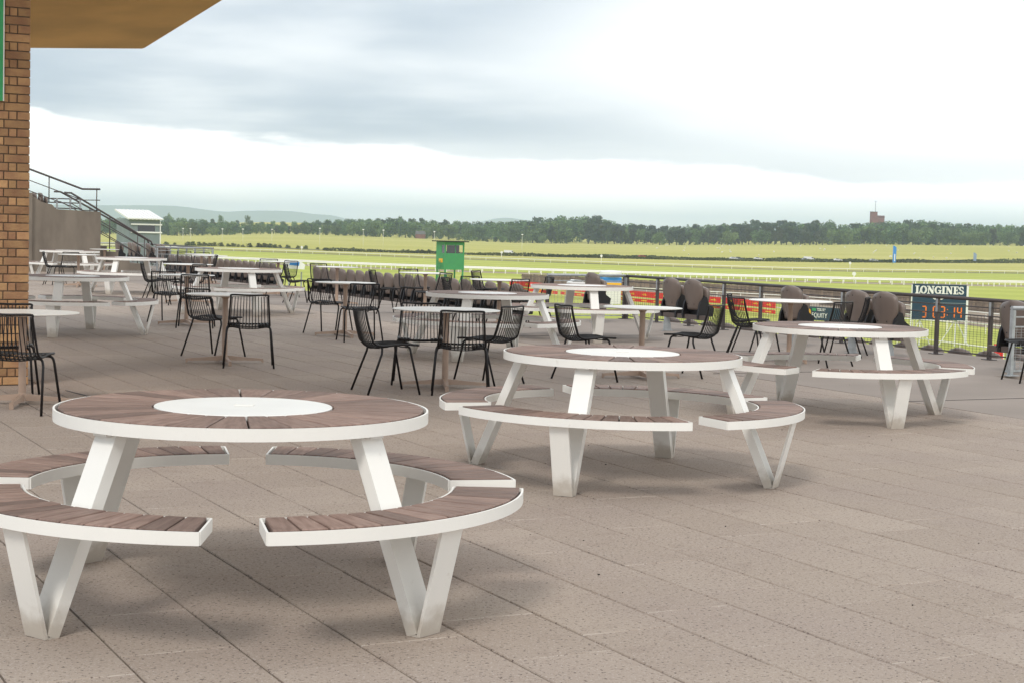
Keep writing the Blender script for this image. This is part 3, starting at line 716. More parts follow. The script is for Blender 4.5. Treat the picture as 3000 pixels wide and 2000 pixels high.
ORD = ['first', 'second', 'third', 'fourth', 'fifth', 'sixth', 'seventh', 'eighth', 'ninth', 'tenth', 'eleventh', 'twelfth', 'thirteenth', 'fourteenth', 'fifteenth', 'sixteenth', 'seventeenth', 'eighteenth', 'nineteenth', 'twentieth', 'twenty-first', 'twenty-second', 'twenty-third']
ORD += ['%d%s' % (n, {1: 'st', 2: 'nd', 3: 'rd'}.get(n % 10 if n % 100 not in (11, 12, 13) else 0, 'th')) for n in range(24, 200)]
RS = [(-24.42, 'single folded taupe seat behind the far picnic table at the railing corner'),
      (-21.95, 'left of the two folded taupe seats in front of the red banner'), (-21.33, 'right of the two folded taupe seats in front of the red banner'),
      (-18.85, 'folded taupe seat behind the bistro table at the railing'),
      (-17.42, 'left of the two folded taupe seats nearest the clock board'), (-16.86, 'right of the two folded taupe seats nearest the clock board'),
      (-14.55, 'folded taupe seat cut by the right picture edge behind a galvanised post')]
for u, lab in RS: seat(u, 13.83, 0, lab, 'folded seats inside the right railing')
for a, b, ft, lab in ((-24.8, -24.0, (-24.3,), 'short seat beam on a galvanised foot at the railing corner'), (-22.3, -20.95, (-22.05,), 'seat beam under the two seats in front of the red banner'),
                      (-19.2, -18.5, (-18.8,), 'seat beam behind the bistro table at the railing'), (-17.75, -16.5, (-17.5, -16.75), 'seat beam under the two seats nearest the clock board'), (-14.95, -14.2, (-14.6,), 'seat beam at the right picture edge')):
    beam(a, b, 13.83, 0, lab, ft)
for i in range(20):
    seat(-27.42 - 0.56 * i, 13.95, -0.30, 'brown folded seat, %s from the right end of the long seat row' % ORD[i], 'long row of folded seats')
beam(-38.4, -27.1, 13.95, -0.30, 'long seat beam under the right seat row', tuple(-27.7 - 1.12 * i for i in range(10)))
for i in range(19):
    seat(-41.35 - 0.56 * i, 13.95, -0.30, 'brown folded seat, %s from the right end of the far left seat row' % ORD[i], 'far left row of folded seats', False)
beam(-51.8, -41.0, 13.95, -0.30, 'long seat beam under the far left seat row', tuple(-41.5 - 1.12 * i for i in range(9)))
for i, u in enumerate((-51.5, -52.05, -53.3, -55.1, -55.66, -57.4)):
    seat(u, 13.8, 0, 'small far folded seat, %s from the right behind the left galvanised railing' % ORD[i], 'folded seats at the left railing', False)
beam(-57.8, -51.1, 13.8, 0, 'far seat beam at the left galvanised railing', (-51.7, -53.3, -55.3, -57.3))
for i in range(19):
    seat(-14.7 - 0.56 * i, 15.68, -0.77, 'seat top peeping over the terrace edge, %s from the right along the railing foot' % ORD[i], 'lower tier seat tops along the railing foot', False)
beam(-25.2, -14.3, 15.68, -0.77, 'seat beam of the lower tier below the railing')
for i in range(6):
    seat(-38.9 - 0.42 * i, 15.75, -0.62, 'pale folded seat of the lower tier in the gap, %s from the right' % ORD[i], 'lower tier seats in the gap', False)

# ------------------------------------------------------------------ railings
RM = {}
def rail_run(name, label, p0, p1, npan, rail_mat, post_mat, base_z=0.0, top=0.775, mesh=True, endposts=(True, True)):
    """posts every panel, a round top rail, two mid rails and woven mesh panels"""
    d = (p1 - p0); L = d.length; ang = math.atan2(d.y, d.x)
    t = thing(name, label, 'railing', (p0.x, p0.y, base_z), ang, 'dark and galvanised railings')
    put('top_rail', MB().tube([(-0.02, 0, top - 0.022), (L + 0.02, 0, top - 0.022)], 0.024, 12).mesh('top_rail', rail_mat), t)
    for z in (0.655, 0.545): put('mid_rail', MB().bar((0.022, 0, z), (L - 0.022, 0, z), 0.014, 0.016).mesh('mid_rail', rail_mat), t)
    put('bottom_rail', MB().bar((0.022, 0, 0.055), (L - 0.022, 0, 0.055), 0.016, 0.018).mesh('bottom_rail', rail_mat), t)
    for i in range(npan + 1):
        if (i == 0 and not endposts[0]) or (i == npan and not endposts[1]): continue
        x = L * i / npan
        put('post', MB().box((x, 0, (top - 0.045) / 2), (0.042, 0.046, top - 0.045)).mesh('post', post_mat), t)
        put('post_plate', MB().box((x + 0.004, -0.0245, 0.64), (0.036, 0.004, 0.17)).mesh('post_plate', M['galv']), t)
        put('base_plate', MB().box((x, 0, 0.004), (0.16, 0.12, 0.008)).mesh('base_plate', post_mat), t)
    if mesh:
        q = MB(); n = int(L / 0.066)
        for i in range(1, n): q.bar((L * i / n, 0, 0.06), (L * i / n, 0, 0.54), 0.0030, 0.0030)
        for k in range(1, 16): q.bar((0.02, 0.004, 0.06 + k * 0.030), (L - 0.02, 0.004, 0.06 + k * 0.030), 0.0025, 0.0025)
        tag(put('mesh_panel', q.mesh('mesh_panel', rail_mat), t), kind='stuff')
rail_run('railing', 'long dark railing with wire mesh along the terrace edge', UV(-25.25, 15.05), UV(-14.2, 15.05), 11, M['railpaint'], M['railpaint'])
rail_run('railing', 'short galvanised railing turning in beside the far picnic table', UV(-25.3, 13.5), UV(-25.3, 15.02), 1, M['galv'], M['railpaint'])
rail_run('railing', 'galvanised railing end at the right picture edge', UV(-14.15, 13.46), UV(-14.15, 15.02), 1, M['galv'], M['galv'])
rail_run('railing', 'far left railing along the terrace edge behind the small seats', UV(-58.0, 15.05), UV(-50.2, 15.05), 8, M['railpaint'], M['galv'])
rail_run('railing', 'far left galvanised railing turning in from the terrace edge', UV(-50.15, 13.3), UV(-50.15, 15.02), 1, M['galv'], M['galv'])
rail_run('railing', 'far left galvanised railing beside the small bistro tables', UV(-57.9, 13.2), UV(-57.9, 15.0), 2, M['galv'], M['galv'])

# ------------------------------------------------------------------ concrete stair block at the left
WU = -49.0
wall = thing('stair_wall', 'grey concrete flank wall of the grandstand stair', 'wall', UV(WU, 0.32, 0), UA)
q = MB()    # local x=u, y=v
prof = [(4.0, 0), (11.0, 0), (11.0, 1.76), (9.72, 1.80), (9.60, 1.93), (9.30, 2.0), (9.12, 2.12), (8.86, 2.20), (4.0, 2.25)]
p = MB().prism(prof, 0.35); p.xform(Matrix(((0, 0, -1, 0), (1, 0, 0, 0), (0, 1, 0, 0), (0, 0, 0, 1)))); q.add(p.v, p.f)
put('flank', q.mesh('flank', M['conc_wall']), wall)
put('pilaster', MB().box((0.05, 8.0, 1.12), (0.10, 2.05, 2.26)).mesh('pilaster', M['conc_wall']), wall)
stp = MB()
for k in range(11):
    v = 8.9 + 0.34 * k; z = 1.75 - 0.165 * k
    stp.box((-2.2, v + 0.17, z / 2), (3.6, 0.338, max(z, 0.05)))
put('steps', stp.mesh('steps', M['conc_wall']), wall)
def handrail(label, uoff, pts, lower, posts):
    t = thing('handrail', label, 'handrail', UV(WU + uoff, 0.32, 0), UA, 'handrails of the grandstand stair')
    put('top_rail', MB().tube([(0, v, z) for v, z in pts], 0.028, 10).mesh('top_rail', M['railpaint']), t)
    for dz in lower:
        put('mid_rail', MB().tube([(0, v, z - dz) for v, z in pts if True], 0.013, 8).mesh('mid_rail', M['railpaint']), t)
    for v, z0, z1 in posts: put('post', MB().tube([(0, v, z0), (0, v, z1)], 0.016, 8).mesh('post', M['railpaint']), t)
handrail('upper sloping handrail above the concrete stair wall', -0.2, [(8.4, 3.18), (8.9, 2.96), (10.50, 2.41), (11.02, 2.42)], (0.32, 0.62), ((9.55, 2.0, 2.72), (10.92, 1.76, 2.40)))
handrail('long handrail sloping down to the terrace, nearest the camera', -1.0, [(10.15, 2.30), (10.35, 2.30), (12.75, 0.92), (12.80, 0.80)], (0.30, 0.60), ((11.5, 0.6, 1.63), (12.55, 0.0, 1.03)))
handrail('second handrail sloping down to the terrace behind the first', -3.2, [(10.3, 2.36), (10.5, 2.36), (13.2, 0.95), (13.25, 0.85)], (0.30, 0.60), ((11.4, 0.7, 1.88), (12.9, 0.0, 1.1)))
# upper level clutter seen above the wall
up_ = thing('upper_railing', 'galvanised railing frames on the upper tier above the concrete wall', 'railing', UV(WU - 2.5, 0.32, 1.8), UA)
for v in (8.75, 9.05, 9.95, 10.25, 10.65, 10.95): put('post', MB().box((0, v, 0.18 if v > 9.5 else 0.45), (0.05, 0.05, 0.36 if v > 9.5 else 0.9)).mesh('post', M['galv']), up_)
for z in (0.05, 0.22, 0.34): put('rail', MB().bar((0, 9.9, z), (0, 11.0, z), 0.03, 0.035).mesh('rail', M['railpaint']), up_)
for z in (0.5, 0.88): put('rail', MB().bar((0, 8.7, z), (0, 9.1, z), 0.03, 0.035).mesh('rail', M['railpaint']), up_)
put('dark_panel', MB().box((-0.5, 8.4, 0.6), (0.1, 0.6, 1.3)).mesh('dark_panel', M['carg']), up_)
for i, v in enumerate((9.44, 9.62, 9.80)):
    t = seat(WU * 1.0 - 1.2 - 0.01 * i, v, 1.45, 'dark seat back behind the top of the concrete wall, %s from the left' % ORD[i], 'seats above the concrete wall', False)

# ------------------------------------------------------------------ grey cabin and green hut
def at3(px, py, Y):     # a point at forward distance Y seen at (px,py) of the 3000 px wide photograph
    X = px - 1500; Yy = py - 1000
    xx = X * cr + Yy * sr; yy = -X * sr + Yy * cr
    d = fw + rt * (xx / 4896) - up * (yy / 4896); t = Y / d.y
    return Vector((0, 0, CH)) + d * t
cb = thing('grey_cabin', 'small grey corrugated cabin with a sloping white roof beyond the stair', 'cabin', at3(404, 712, 95).xy.to_3d() + Vector((0, 0, 0.0)), R(26))
zb, CWD, CDE = -1.6, 1.74, 2.9
q = MB()
for (a, b, n) in (((-CWD / 2, -CDE / 2), (CWD / 2, -CDE / 2), 26), ((-CWD / 2, CDE / 2), (-CWD / 2, -CDE / 2), 30), ((CWD / 2, -CDE / 2), (CWD / 2, CDE / 2), 30)):
    for i in range(n):
        f0, f1 = (i + 0.08) / n, (i + 0.55) / n
        p0 = Vector((a[0] + (b[0] - a[0]) * f0, a[1] + (b[1] - a[1]) * f0, 0)); p1 = Vector((a[0] + (b[0] - a[0]) * f1, a[1] + (b[1] - a[1]) * f1, 0))
        dn = (p1 - p0).normalized(); nn = Vector((dn.y, -dn.x, 0)); c = (p0 + p1) / 2 + nn * 0.012
        hh = 3.35 if abs(dn.x) > 0.5 else 3.35
        q.box((c.x, c.y, zb + hh / 2 - 0.03), ((p1 - p0).length, 0.024, hh - 0.06), Matrix.Rotation(math.atan2(dn.y, dn.x), 3, 'Z'))
put('cladding_rib', q.mesh('cladding_rib', M['corr']), cb)
cb.children[0]['kind'] = 'stuff'
put('wall', MB().box((0, 0, zb + 1.68), (CWD, CDE, 3.35)).mesh('wall', M['corr']), cb)
w = put('window', MB().box((0.12, -CDE / 2 - 0.03, 1.18), (0.95, 0.02, 0.36)).mesh('window', M['glass']), cb)
for z in (1.42, 0.98): put('shutter_rail', MB().box((0.12, -CDE / 2 - 0.05, z), (1.75, 0.06, 0.08)).mesh('shutter_rail', M['whitepaint']), cb)
put('corner_trim', MB().box((CWD / 2 + 0.03, -CDE / 2 - 0.03, zb + 1.6), (0.05, 0.05, 3.2)).mesh('corner_trim', M['whitepaint']), cb)
rf = MB()
for i in range(18):
    x = -CWD / 2 - 0.1 + (CWD + 0.25) * (i + 0.5) / 18
    rf.bar((x, -CDE / 2 - 0.25, 1.72), (x, CDE / 2 + 0.2, 2.22), (CWD + 0.25) / 18 * 0.94, 0.05 if i % 2 else 0.09)
put('roof', rf.mesh('roof', M['whitepaint']), cb)
for sx in (-1, 1):
    for sy in (-1, 1): put('leg', MB().box((sx * 0.85, sy * 1.4, -5.3), (0.14, 0.14, 7.4)).mesh('leg', M['galv']), cb)

HY = 180.0
hp = at3(1318, 790, HY)
hut = thing('judges_hut', 'green hut on stilts with dark windows and a flat dark roof', 'hut', (hp.x, hp.y, -9), R(31))
hz0 = hp.z + 9; HW, HD, HHt = 2.35, 2.0, 2.95
sill, head = 1.75, 2.62
q = MB()
q.box((0, 0, hz0 + sill / 2), (HW, HD, sill)); q.box((0, 0, hz0 + (head + HHt) / 2), (HW, HD, HHt - head))
put('wall', q.mesh('wall', M['hut']), hut)
q = MB()
for x in (-HW / 2 + 0.07, HW / 2 - 0.07):
    for y in (-HD / 2 + 0.07, HD / 2 - 0.07): q.box((x, y, hz0 + (sill + head) / 2), (0.138, 0.138, head - sill - 0.004))
q.box((0.1, -HD / 2 + 0.05, hz0 + (sill + head) / 2), (0.07, 0.08, head - sill - 0.004))
q.box((-HW / 2 + 0.05, 0.35, hz0 + (sill + head) / 2), (0.08, 1.1, head - sill - 0.004))
put('window_post', q.mesh('window_post', M['hut']), hut)
put('window', MB().box((-0.45, -HD / 2 + 0.05, hz0 + (sill + head) / 2), (1.0, 0.02, head - sill - 0.01)).mesh('window', M['glass']), hut)
put('window', MB().box((0.36, -HD / 2 + 0.05, hz0 + (sill + head) / 2), (0.42, 0.02, head - sill - 0.01)).mesh('window', M['glass']), hut)
put('window', MB().box((-HW / 2 + 0.04, -0.5, hz0 + (sill + head) / 2), (0.02, 0.6, head - sill - 0.01)).mesh('window', M['glass']), hut)
put('notice', MB().box((-HW / 2 - 0.02, -0.1, hz0 + 0.95), (0.03, 0.8, 0.42)).mesh('notice', M['orange']), hut)
put('roof', MB().box((0, 0, hz0 + HHt + 0.07), (HW + 0.7, HD + 0.8, 0.12)).mesh('roof', M['hutroof']), hut)
for x in (-1, 1):
    for y in (-1, 1):
        lg = put('leg', MB().box((x * (HW / 2 - 0.1), y * (HD / 2 - 0.1), (hz0) / 2), (0.14, 0.14, hz0 - 0.01)).mesh('leg', M['hut']), hut)
put('brace', MB().bar((-1.05, -0.9, 0.6), (1.05, -0.9, hz0 - 0.4), 0.08, 0.08).bar((1.05, -0.98, 0.6), (-1.05, -0.98, hz0 - 0.4), 0.08, 0.08).mesh('brace', M['hut']), hut)
q = MB(); q.bar((-HW / 2 - 0.9, -0.2, 0), (-HW / 2 - 0.15, -0.2, hz0 + 1.0), 0.06, 0.06); q.bar((-HW / 2 - 0.9, 0.3, 0), (-HW / 2 - 0.15, 0.3, hz0 + 1.0), 0.06, 0.06)
for k in range(18): f = (k + 0.5) / 18; q.bar((-HW / 2 - 0.9 + 0.75 * f, -0.2, (hz0 + 1) * f), (-HW / 2 - 0.9 + 0.75 * f, 0.3, (hz0 + 1) * f), 0.04, 0.04)
put('ladder', q.mesh('ladder', M['hut']), hut)

# ------------------------------------------------------------------ clock board
def text_mesh(s, size, mat, name, extr=0.02, font_bold=False, sx=1.0):
    cu = bpy.data.curves.new(name, 'FONT'); cu.body = s; cu.size = size; cu.extrude = extr; cu.align_x = 'CENTER'; cu.align_y = 'CENTER'; cu.offset = 0.012 * size if font_bold else 0
    o = bpy.data.objects.new(name, cu); COL.objects.link(o)
    bpy.context.view_layer.update()
    me = bpy.data.meshes.new_from_object(o.evaluated_get(bpy.context.evaluated_depsgraph_get())); bpy.data.objects.remove(o)
    me.materials.clear(); me.materials.append(mat)
    me.transform(Matrix.Scale(sx, 4, (1, 0, 0)))
    return me
def serif_mesh(word, h, mat):     # heavy slab serif capitals built from bars
    q = MB(); x = 0.0; t = 0.26 * h; s = 0.10 * h; dep = 0.03
    def vb(x0, z0, x1, z1, w): q.bar((x0, 0, z0), (x1, 0, z1), dep, w) if abs(z1 - z0) < 1e-6 else q.bar((x0, 0, z0), (x1, 0, z1), w, dep, side=(0, 1, 0))
    def arc(cx, cz, rx_, rz_, a0, a1, w, n=18):
        P = [(cx + rx_ * math.cos(a0 + (a1 - a0) * i / n), cz + rz_ * math.sin(a0 + (a1 - a0) * i / n)) for i in range(n + 1)]
        for i, (a, b) in enumerate(zip(P, P[1:])):
            m = (a0 + (a1 - a0) * (i + .5) / n); ww = w * (0.45 + 0.55 * abs(math.cos(m)))
            dxx, dzz = b[0] - a[0], b[1] - a[1]
            q.bar((a[0] - dxx * .15, 0, a[1] - dzz * .15), (b[0] + dxx * .15, 0, b[1] + dzz * .15), ww, dep, side=(0, 1, 0))
    def ser(xc, z, w): q.box((xc, 0, z), (w, dep * 0.98, s))
    for ch in word:
        if ch == 'L':
            w = 0.62 * h; q.box((x + .25 * h, 0, h / 2), (t, dep, h)); ser(x + .25 * h, h - s / 2, .52 * h); q.box((x + .34 * h, 0.001, s / 2), (.62 * h, dep, s)); q.box((x + .60 * h, 0.002, .17 * h), (s, dep, .34 * h))
        elif ch == 'O':
            w = 0.86 * h; arc(x + .43 * h, h / 2, .31 * h, .43 * h, 0, 2 * math.pi, t, 28)
        elif ch == 'N':
            w = 0.95 * h; q.box((x + .2 * h, 0, h / 2), (.12 * h, dep, h)); q.box((x + .75 * h, 0.001, h / 2), (.12 * h, dep, h)); vb(x + .2 * h, h - .06 * h, x + .75 * h, .06 * h, .27 * h)
            ser(x + .16 * h, h - s / 2, .34 * h); ser(x + .76 * h, h - s / 2, .36 * h); ser(x + .2 * h, s / 2, .36 * h)
        elif ch == 'G':
            w = 0.86 * h; arc(x + .43 * h, h / 2, .31 * h, .43 * h, R(48), R(318), t, 24); q.box((x + .70 * h, 0.001, .25 * h), (.2 * h, dep, .45 * h)); ser(x + .66 * h, .45 * h, .44 * h); q.box((x + .72 * h, 0.002, .80 * h), (s, dep, .32 * h))
        elif ch == 'I':
            w = 0.50 * h; q.box((x + .25 * h, 0, h / 2), (t, dep, h)); ser(x + .25 * h, h - s / 2, .46 * h); ser(x + .25 * h, s / 2, .46 * h)
        elif ch == 'E':
            w = 0.72 * h; q.box((x + .25 * h, 0, h / 2), (t, dep, h)); q.box((x + .35 * h, 0.001, h - s / 2), (.64 * h, dep, s)); q.box((x + .35 * h, 0.001, s / 2), (.64 * h, dep, s)); ser(x + .42 * h, h / 2, .26 * h)
            q.box((x + .63 * h, 0.002, h - .15 * h), (s, dep, .30 * h)); q.box((x + .63 * h, 0.002, .15 * h), (s, dep, .30 * h)); q.box((x + .53 * h, 0.002, h / 2), (s * .8, dep, .26 * h))
        elif ch == 'S':
            w = 0.66 * h; arc(x + .32 * h, .73 * h, .20 * h, .20 * h, R(30), R(270), t * .85, 16); arc(x + .32 * h, .27 * h, .22 * h, .21 * h, R(90), R(-150), t * .85, 16)
            q.box((x + .53 * h, 0.002, .80 * h), (s, dep, .26 * h)); q.box((x + .10 * h, 0.002, .20 * h), (s, dep, .26 * h))
        x += w
    q.v = [(a - x / 2, b, c) for a, b, c in q.v]
    return q, x
CY = 172.0
pa = at3(2675, 832, CY); pb = at3(2832, 836, CY)
bw = (pb - pa).length; PX = bw / 157.0
bc = at3(2752, 1006, CY)
board = thing('clock_board', 'navy LONGINES race clock board on a white trestle, orange digits 3:03:14', 'clock', ((pa.x + pb.x) / 2, CY, -9), R(-2))
zt_ = (pa.z + pb.z) / 2 + 9; bh = 104 * PX
put('panel', MB().box((0, 0.12, zt_ - bh / 2), (bw, 0.24, bh)).mesh('panel', M['navy']), board)
put('side_post', MB().box((bw / 2 + 3.2 * PX, 0.12, zt_ - bh / 2 - 1.2), (6 * PX, 0.26, bh + 2.2)).mesh('side_post', M['whitepaint']), board)
put('side_post', MB().box((-bw / 2 - 1.1 * PX, 0.12, zt_ - bh / 2 - 1.2), (2 * PX, 0.26, bh + 2.2)).mesh('side_post', M['whitepaint']), board)
q, wd = serif_mesh('LONGINES', 23 * PX, M['whitepaint']); k = 142 * PX / wd
q.v = [(a * k, b - 0.02, c + zt_ - 28 * PX) for a, b, c in q.v]
put('lettering', q.mesh('lettering', M['whitepaint']), board)
q = MB()      # winged hourglass
zc = zt_ - 41 * PX; cx0 = -3 * PX
q.add([(cx0 + a * PX, -0.03, zc + b * PX) for a, b in ((-7, 9), (7, 9), (3, 0), (6, -8), (-6, -8), (-3, 0))], [(0, 1, 2, 3, 4, 5)])
for s in (-1, 1):
    for (L, z0, z1) in ((28, 2, 7), (22, 0, 3.5), (16, -2, 0)):
        q.add([(cx0 + s * 4 * PX, -0.03, zc + (z0 - 1.6) * PX), (cx0 + s * 10 * PX, -0.03, zc + (z0 - 1.9) * PX), (cx0 + s * L * PX, -0.03, zc + (z1 - .2) * PX), (cx0 + s * (L - 1) * PX, -0.03, zc + (z1 + 1.8) * PX), (cx0 + s * 10 * PX, -0.03, zc + (z0 + 1.2) * PX), (cx0 + s * 4 * PX, -0.03, zc + (z0 + 1.4) * PX)], [(0, 1, 2, 3, 4, 5)])
e = bmesh.new(); me = q.mesh('winged_hourglass', M['whitepaint']); put('winged_hourglass', me, board)
put('divider', MB().box((bw * 0.2, -0.012, zt_ - 54 * PX), (bw * 0.6, 0.02, 1.2 * PX)).mesh('divider', M['corr']), board)
SEG = {'0': 'abcdef', '1': 'bc', '3': 'abgcd', '4': 'fgbc'}
def digit(ch, x, z, w, h):
    q = MB(); tt = 0.11 * h
    pos = dict(a=((-w / 2, h / 2), (w / 2, h / 2)), g=((-w / 2, 0), (w / 2, 0)), d=((-w / 2, -h / 2), (w / 2, -h / 2)), f=((-w / 2, h / 2), (-w / 2, 0)), b=((w / 2, h / 2), (w / 2, 0)), e=((-w / 2, 0), (-w / 2, -h / 2)), c=((w / 2, 0), (w / 2, -h / 2)))
    for s in SEG[ch]:
        (x0, z0), (x1, z1) = pos[s]; dx_, dz_ = (x1 - x0), (z1 - z0); L = math.hypot(dx_, dz_)
        a = (x + x0 + dx_ * .06, z + z0 + dz_ * .06); b2 = (x + x1 - dx_ * .06, z + z1 - dz_ * .06)
        q.bar((a[0], -0.02, a[1]), (b2[0], -0.02, b2[1]), tt, 0.03, side=(0, 1, 0))
    return q
for ch, px in (('3', -43), ('0', -10.5), ('3', 11), ('1', 40), ('4', 60)):
    put('digit', digit(ch, px * PX, zt_ - 81 * PX, 11 * PX, 31 * PX).mesh('digit', M['led']), board)
for px in (25,):
    for dz_ in (-8, 8): put('colon_dot', MB().box((px * PX, -0.02, zt_ - 81 * PX + dz_ * PX), (2.6 * PX, 0.03, 2.6 * PX)).mesh('colon_dot', M['led']), board)
put('trestle', MB().bar((bw * .32, 0.3, zt_ - bh), (bw * .05, 0.9, 0), 0.09, 0.09).bar((bw * .34, 0.3, zt_ - bh), (bw * .62, 0.9, 0), 0.09, 0.09).bar((-bw * .32, 0.3, zt_ - bh), (-bw * .6, 0.9, 0), 0.09, 0.09).bar((-bw * .34, 0.3, zt_ - bh), (-bw * .1, 0.9, 0), 0.09, 0.09)
    .bar((bw * .33, 0.3, zt_ - bh), (bw * .33, 0.3, 0), 0.1, 0.1).bar((-bw * .33, 0.3, zt_ - bh), (-bw * .33, 0.3, 0), 0.1, 0.1).mesh('trestle', M['whitepaint']), board)

# ------------------------------------------------------------------ white running rails, hoarding, banners
def running_rail(label, line, h, r, step, n=10):
    P = smooth_path([(x, y, 0) for x, y in line], n)
    P = [Vector((p.x, p.y, TZ(p.x, p.y))) for p in P]
    t = thing('running_rail', label, 'rail', P[0], 0, 'white running rails')
    o = P[0]
    put('top_rail', MB().tube([p - o + Vector((0, 0, h)) for p in P], r, 6).mesh('top_rail', M['railwhite']), t)
    q = MB(); acc = 0
    for a, b in zip(P, P[1:]):
        L = (b - a).length; s = step - acc
        while s < L:
            p = a.lerp(b, s / L) - o; q.bar(p, p + Vector((0, 0, h)), r * 1.1, r * 1.1); s += step
        acc = L - (s - step)
    tag(put('posts', q.mesh('posts', M['railwhite']), t), kind='stuff')
running_rail('near rail of the white double running rail across the track', [(x, y - 15) for x, y in R1L], 1.2, 0.20, 3.2)
running_rail('far rail of the white double running rail across the track', [(x, y) for x, y in R1L], 1.2, 0.20, 3.2)
running_rail('thin white running rail on the far side of the track', R2L, 1.2, 0.11, 7.0)
running_rail('white rail carrying the red banners', [at(1380, 316), at(1500, 300), at(1900, 256), at(2200, 235), at(2500, 213), at(2800, 200)], 1.25, 0.07, 5.0)
running_rail('white rail in front of the clock board', [at(2380, 190), at(2700, 166), at(2800, 160), at(3200, 140)], 1.1, 0.06, 4.0)
running_rail('second white rail crossing behind the clock board', [at(2560, 232), at(2800, 205), at(3000, 190), at(3300, 176)], 1.2, 0.07, 5.0)

hd = thing('timber_hoarding', 'weathered brown timber hoarding along the near side of the track', 'fence')
HL = smooth_path([(*at(1521, 358), 0), (*at(1900, 332), 0), (*at(2400, 300), 0), (*at(2950, 258), 0), (*at(3300, 238), 0)], 30)
pm_ = MB().box((0, 0, 0.95), (0.235, 0.03, 1.9)).mesh('board', M['timber'])
acc = 0; nboard = 0; more = MB(); rail = MB(); bs = 0.5
pmw = MB().box((0, 0, 0.95), (0.46, 0.04, 1.9)).mesh('board', M['timber'])
for a, b in zip(HL, HL[1:]):
    L = (b - a).length; an = math.atan2(b.y - a.y, b.x - a.x); s = bs - acc
    while s < L:
        p = a.lerp(b, s / L); p.z = -9 + random.uniform(-0.05, 0.05)
        if nboard < 290: put('board', pmw, hd, loc=p, rz=an)
        else: q = MB().box((0, 0, 0.95), (0.46, 0.04, 1.9)).xform(Matrix.Translation(p) @ Matrix.Rotation(an, 4, 'Z')); more.add(q.v, q.f)
        nboard += 1; s += bs
    acc = L - (s - bs)
    for z in (0.4, 1.5): rail.bar((a.x, a.y - 0.08, -9 + z), (b.x, b.y - 0.08, -9 + z), 0.10, 0.12)
if more.v: tag(put('boards_beyond', more.mesh('boards', M['timber']), hd), kind='stuff')
put('rail', rail.mesh('rail', M['timber']), hd)

mb = MB(); Aa = smooth_path([(*at(1521, 342), 0), (*at(1900, 308), 0), (*at(2400, 264), 0), (*at(2950, 208), 0), (*at(3300, 186), 0)], 30)
vs = [Vector((p.x, p.y, -8.90)) for a, b in zip(Aa, HL) for p in (a, a.lerp(b, 0.5), b)]
mb.add(vs, [(3 * i + k, 3 * i + 3 + k, 3 * i + 4 + k, 3 * i + 1 + k) for i in range(len(Aa) - 1) for k in range(2)], True)
tag(put('gravel_path', mb.mesh('gravel_path', M['gravel'])), kind='structure')
running_rail('white rail along the gravel path before the hoarding', [at(1700, 312), at(2400, 276), at(2950, 226), at(3300, 203)], 1.2, 0.08, 5.0)
q = MB()
for i in range(60, len(Aa) - 1): a_, b_ = Aa[i].lerp(HL[i], 0.3), Aa[i + 1].lerp(HL[i + 1], 0.3); q.bar((a_.x, a_.y, -8.65), (b_.x, b_.y, -8.65), 0.5, 0.45)
tag(put('path_kerb', q.mesh('path_kerb', M['timber'])), kind='structure')
def banner(label, p0, p1, n, two=True):
    t = thing('sponsor_banner', label, 'banner', (p0[0], p0[1], -9), math.atan2(p1[1] - p0[1], p1[0] - p0[0]), 'red banners on the white rail')
    L = math.dist(p0, p1)
    put('upper_strip', MB().box((L / 2, -0.1, 1.66), (L, 0.03, 0.90)).mesh('upper_strip', M['red']), t)
    put('lower_strip', MB().box((L / 2, -0.1, 0.72), (L, 0.03, 0.50)).mesh('lower_strip', M['red']), t)
    q = MB(); s = L / n
    for i in range(n):
        x = (i + 0.5) * s
        q.add([(x + a * 0.5, -0.13, 1.62 + b * 0.5) for a, b in ((-1.5, 0), (-0.7, 0.3), (-0.2, 0.05), (0.3, 0.55), (0.9, 0.2), (1.4, -0.1), (0.6, -0.2), (0.9, -0.5), (0.2, -0.1), (-0.5, -0.15))], [tuple(range(10))])
        q.box((x, -0.13, 0.72), (1.6, 0.02, 0.2))
    put('print', q.mesh('print', M['yellow']), t)
ba = [at(1490, 300), at(1640, 281), at(1800, 264), at(1950, 251), at(2120, 240), at(2282, 227)]
BL = ['red banner with yellow marks farthest left behind the railing corner', 'red banner seen under the far picnic table', 'red banner left of the two folded seats',
      'red banner behind the two folded seats', 'red banner behind the right railing chairs, next to the navy banner']
for i in range(5): banner(BL[i], (ba[i][0], ba[i][1] - 0.3), (ba[i + 1][0] - 0.5, ba[i + 1][1] - 0.1), 4)
p0, p1 = at(2352, 220), at(2462, 214)
nb = thing('navy_banner', 'navy banner with an orange round emblem and white lettering on the rail', 'banner', (p0[0], p0[1] - 0.4, -9), math.atan2(p1[1] - p0[1], p1[0] - p0[0]))
L = math.dist(p0, p1)
put('cloth', MB().box((L / 2, 0, 1.1), (L, 0.04, 1.75)).mesh('cloth', M['navy']), nb)
put('emblem', MB().lathe([(0.62, 0), (0.62, 0.02)], 28).xform(Matrix.Translation((0.75, -0.03, 1.15)) @ Matrix.Rotation(R(90), 4, 'X')).mesh('emblem', M['orange']), nb)
me = text_mesh('EQUITY', 0.85, M['whitepaint'], 'lettering', 0.01, True); put('lettering', me, nb, mat=Matrix.Translation((3.0, -0.035, 0.85)) @ Matrix.Rotation(R(90), 4, 'X'))
me = text_mesh('TSBURY', 0.48, M['whitepaint'], 'lettering', 0.01, True); put('lettering', me, nb, mat=Matrix.Translation((3.3, -0.035, 1.6)) @ Matrix.Rotation(R(90), 4, 'X'))
put('green_patch', MB().box((1.95, -0.03, 1.6), (0.7, 0.02, 0.34)).mesh('green_patch', M['green_sign']), nb)
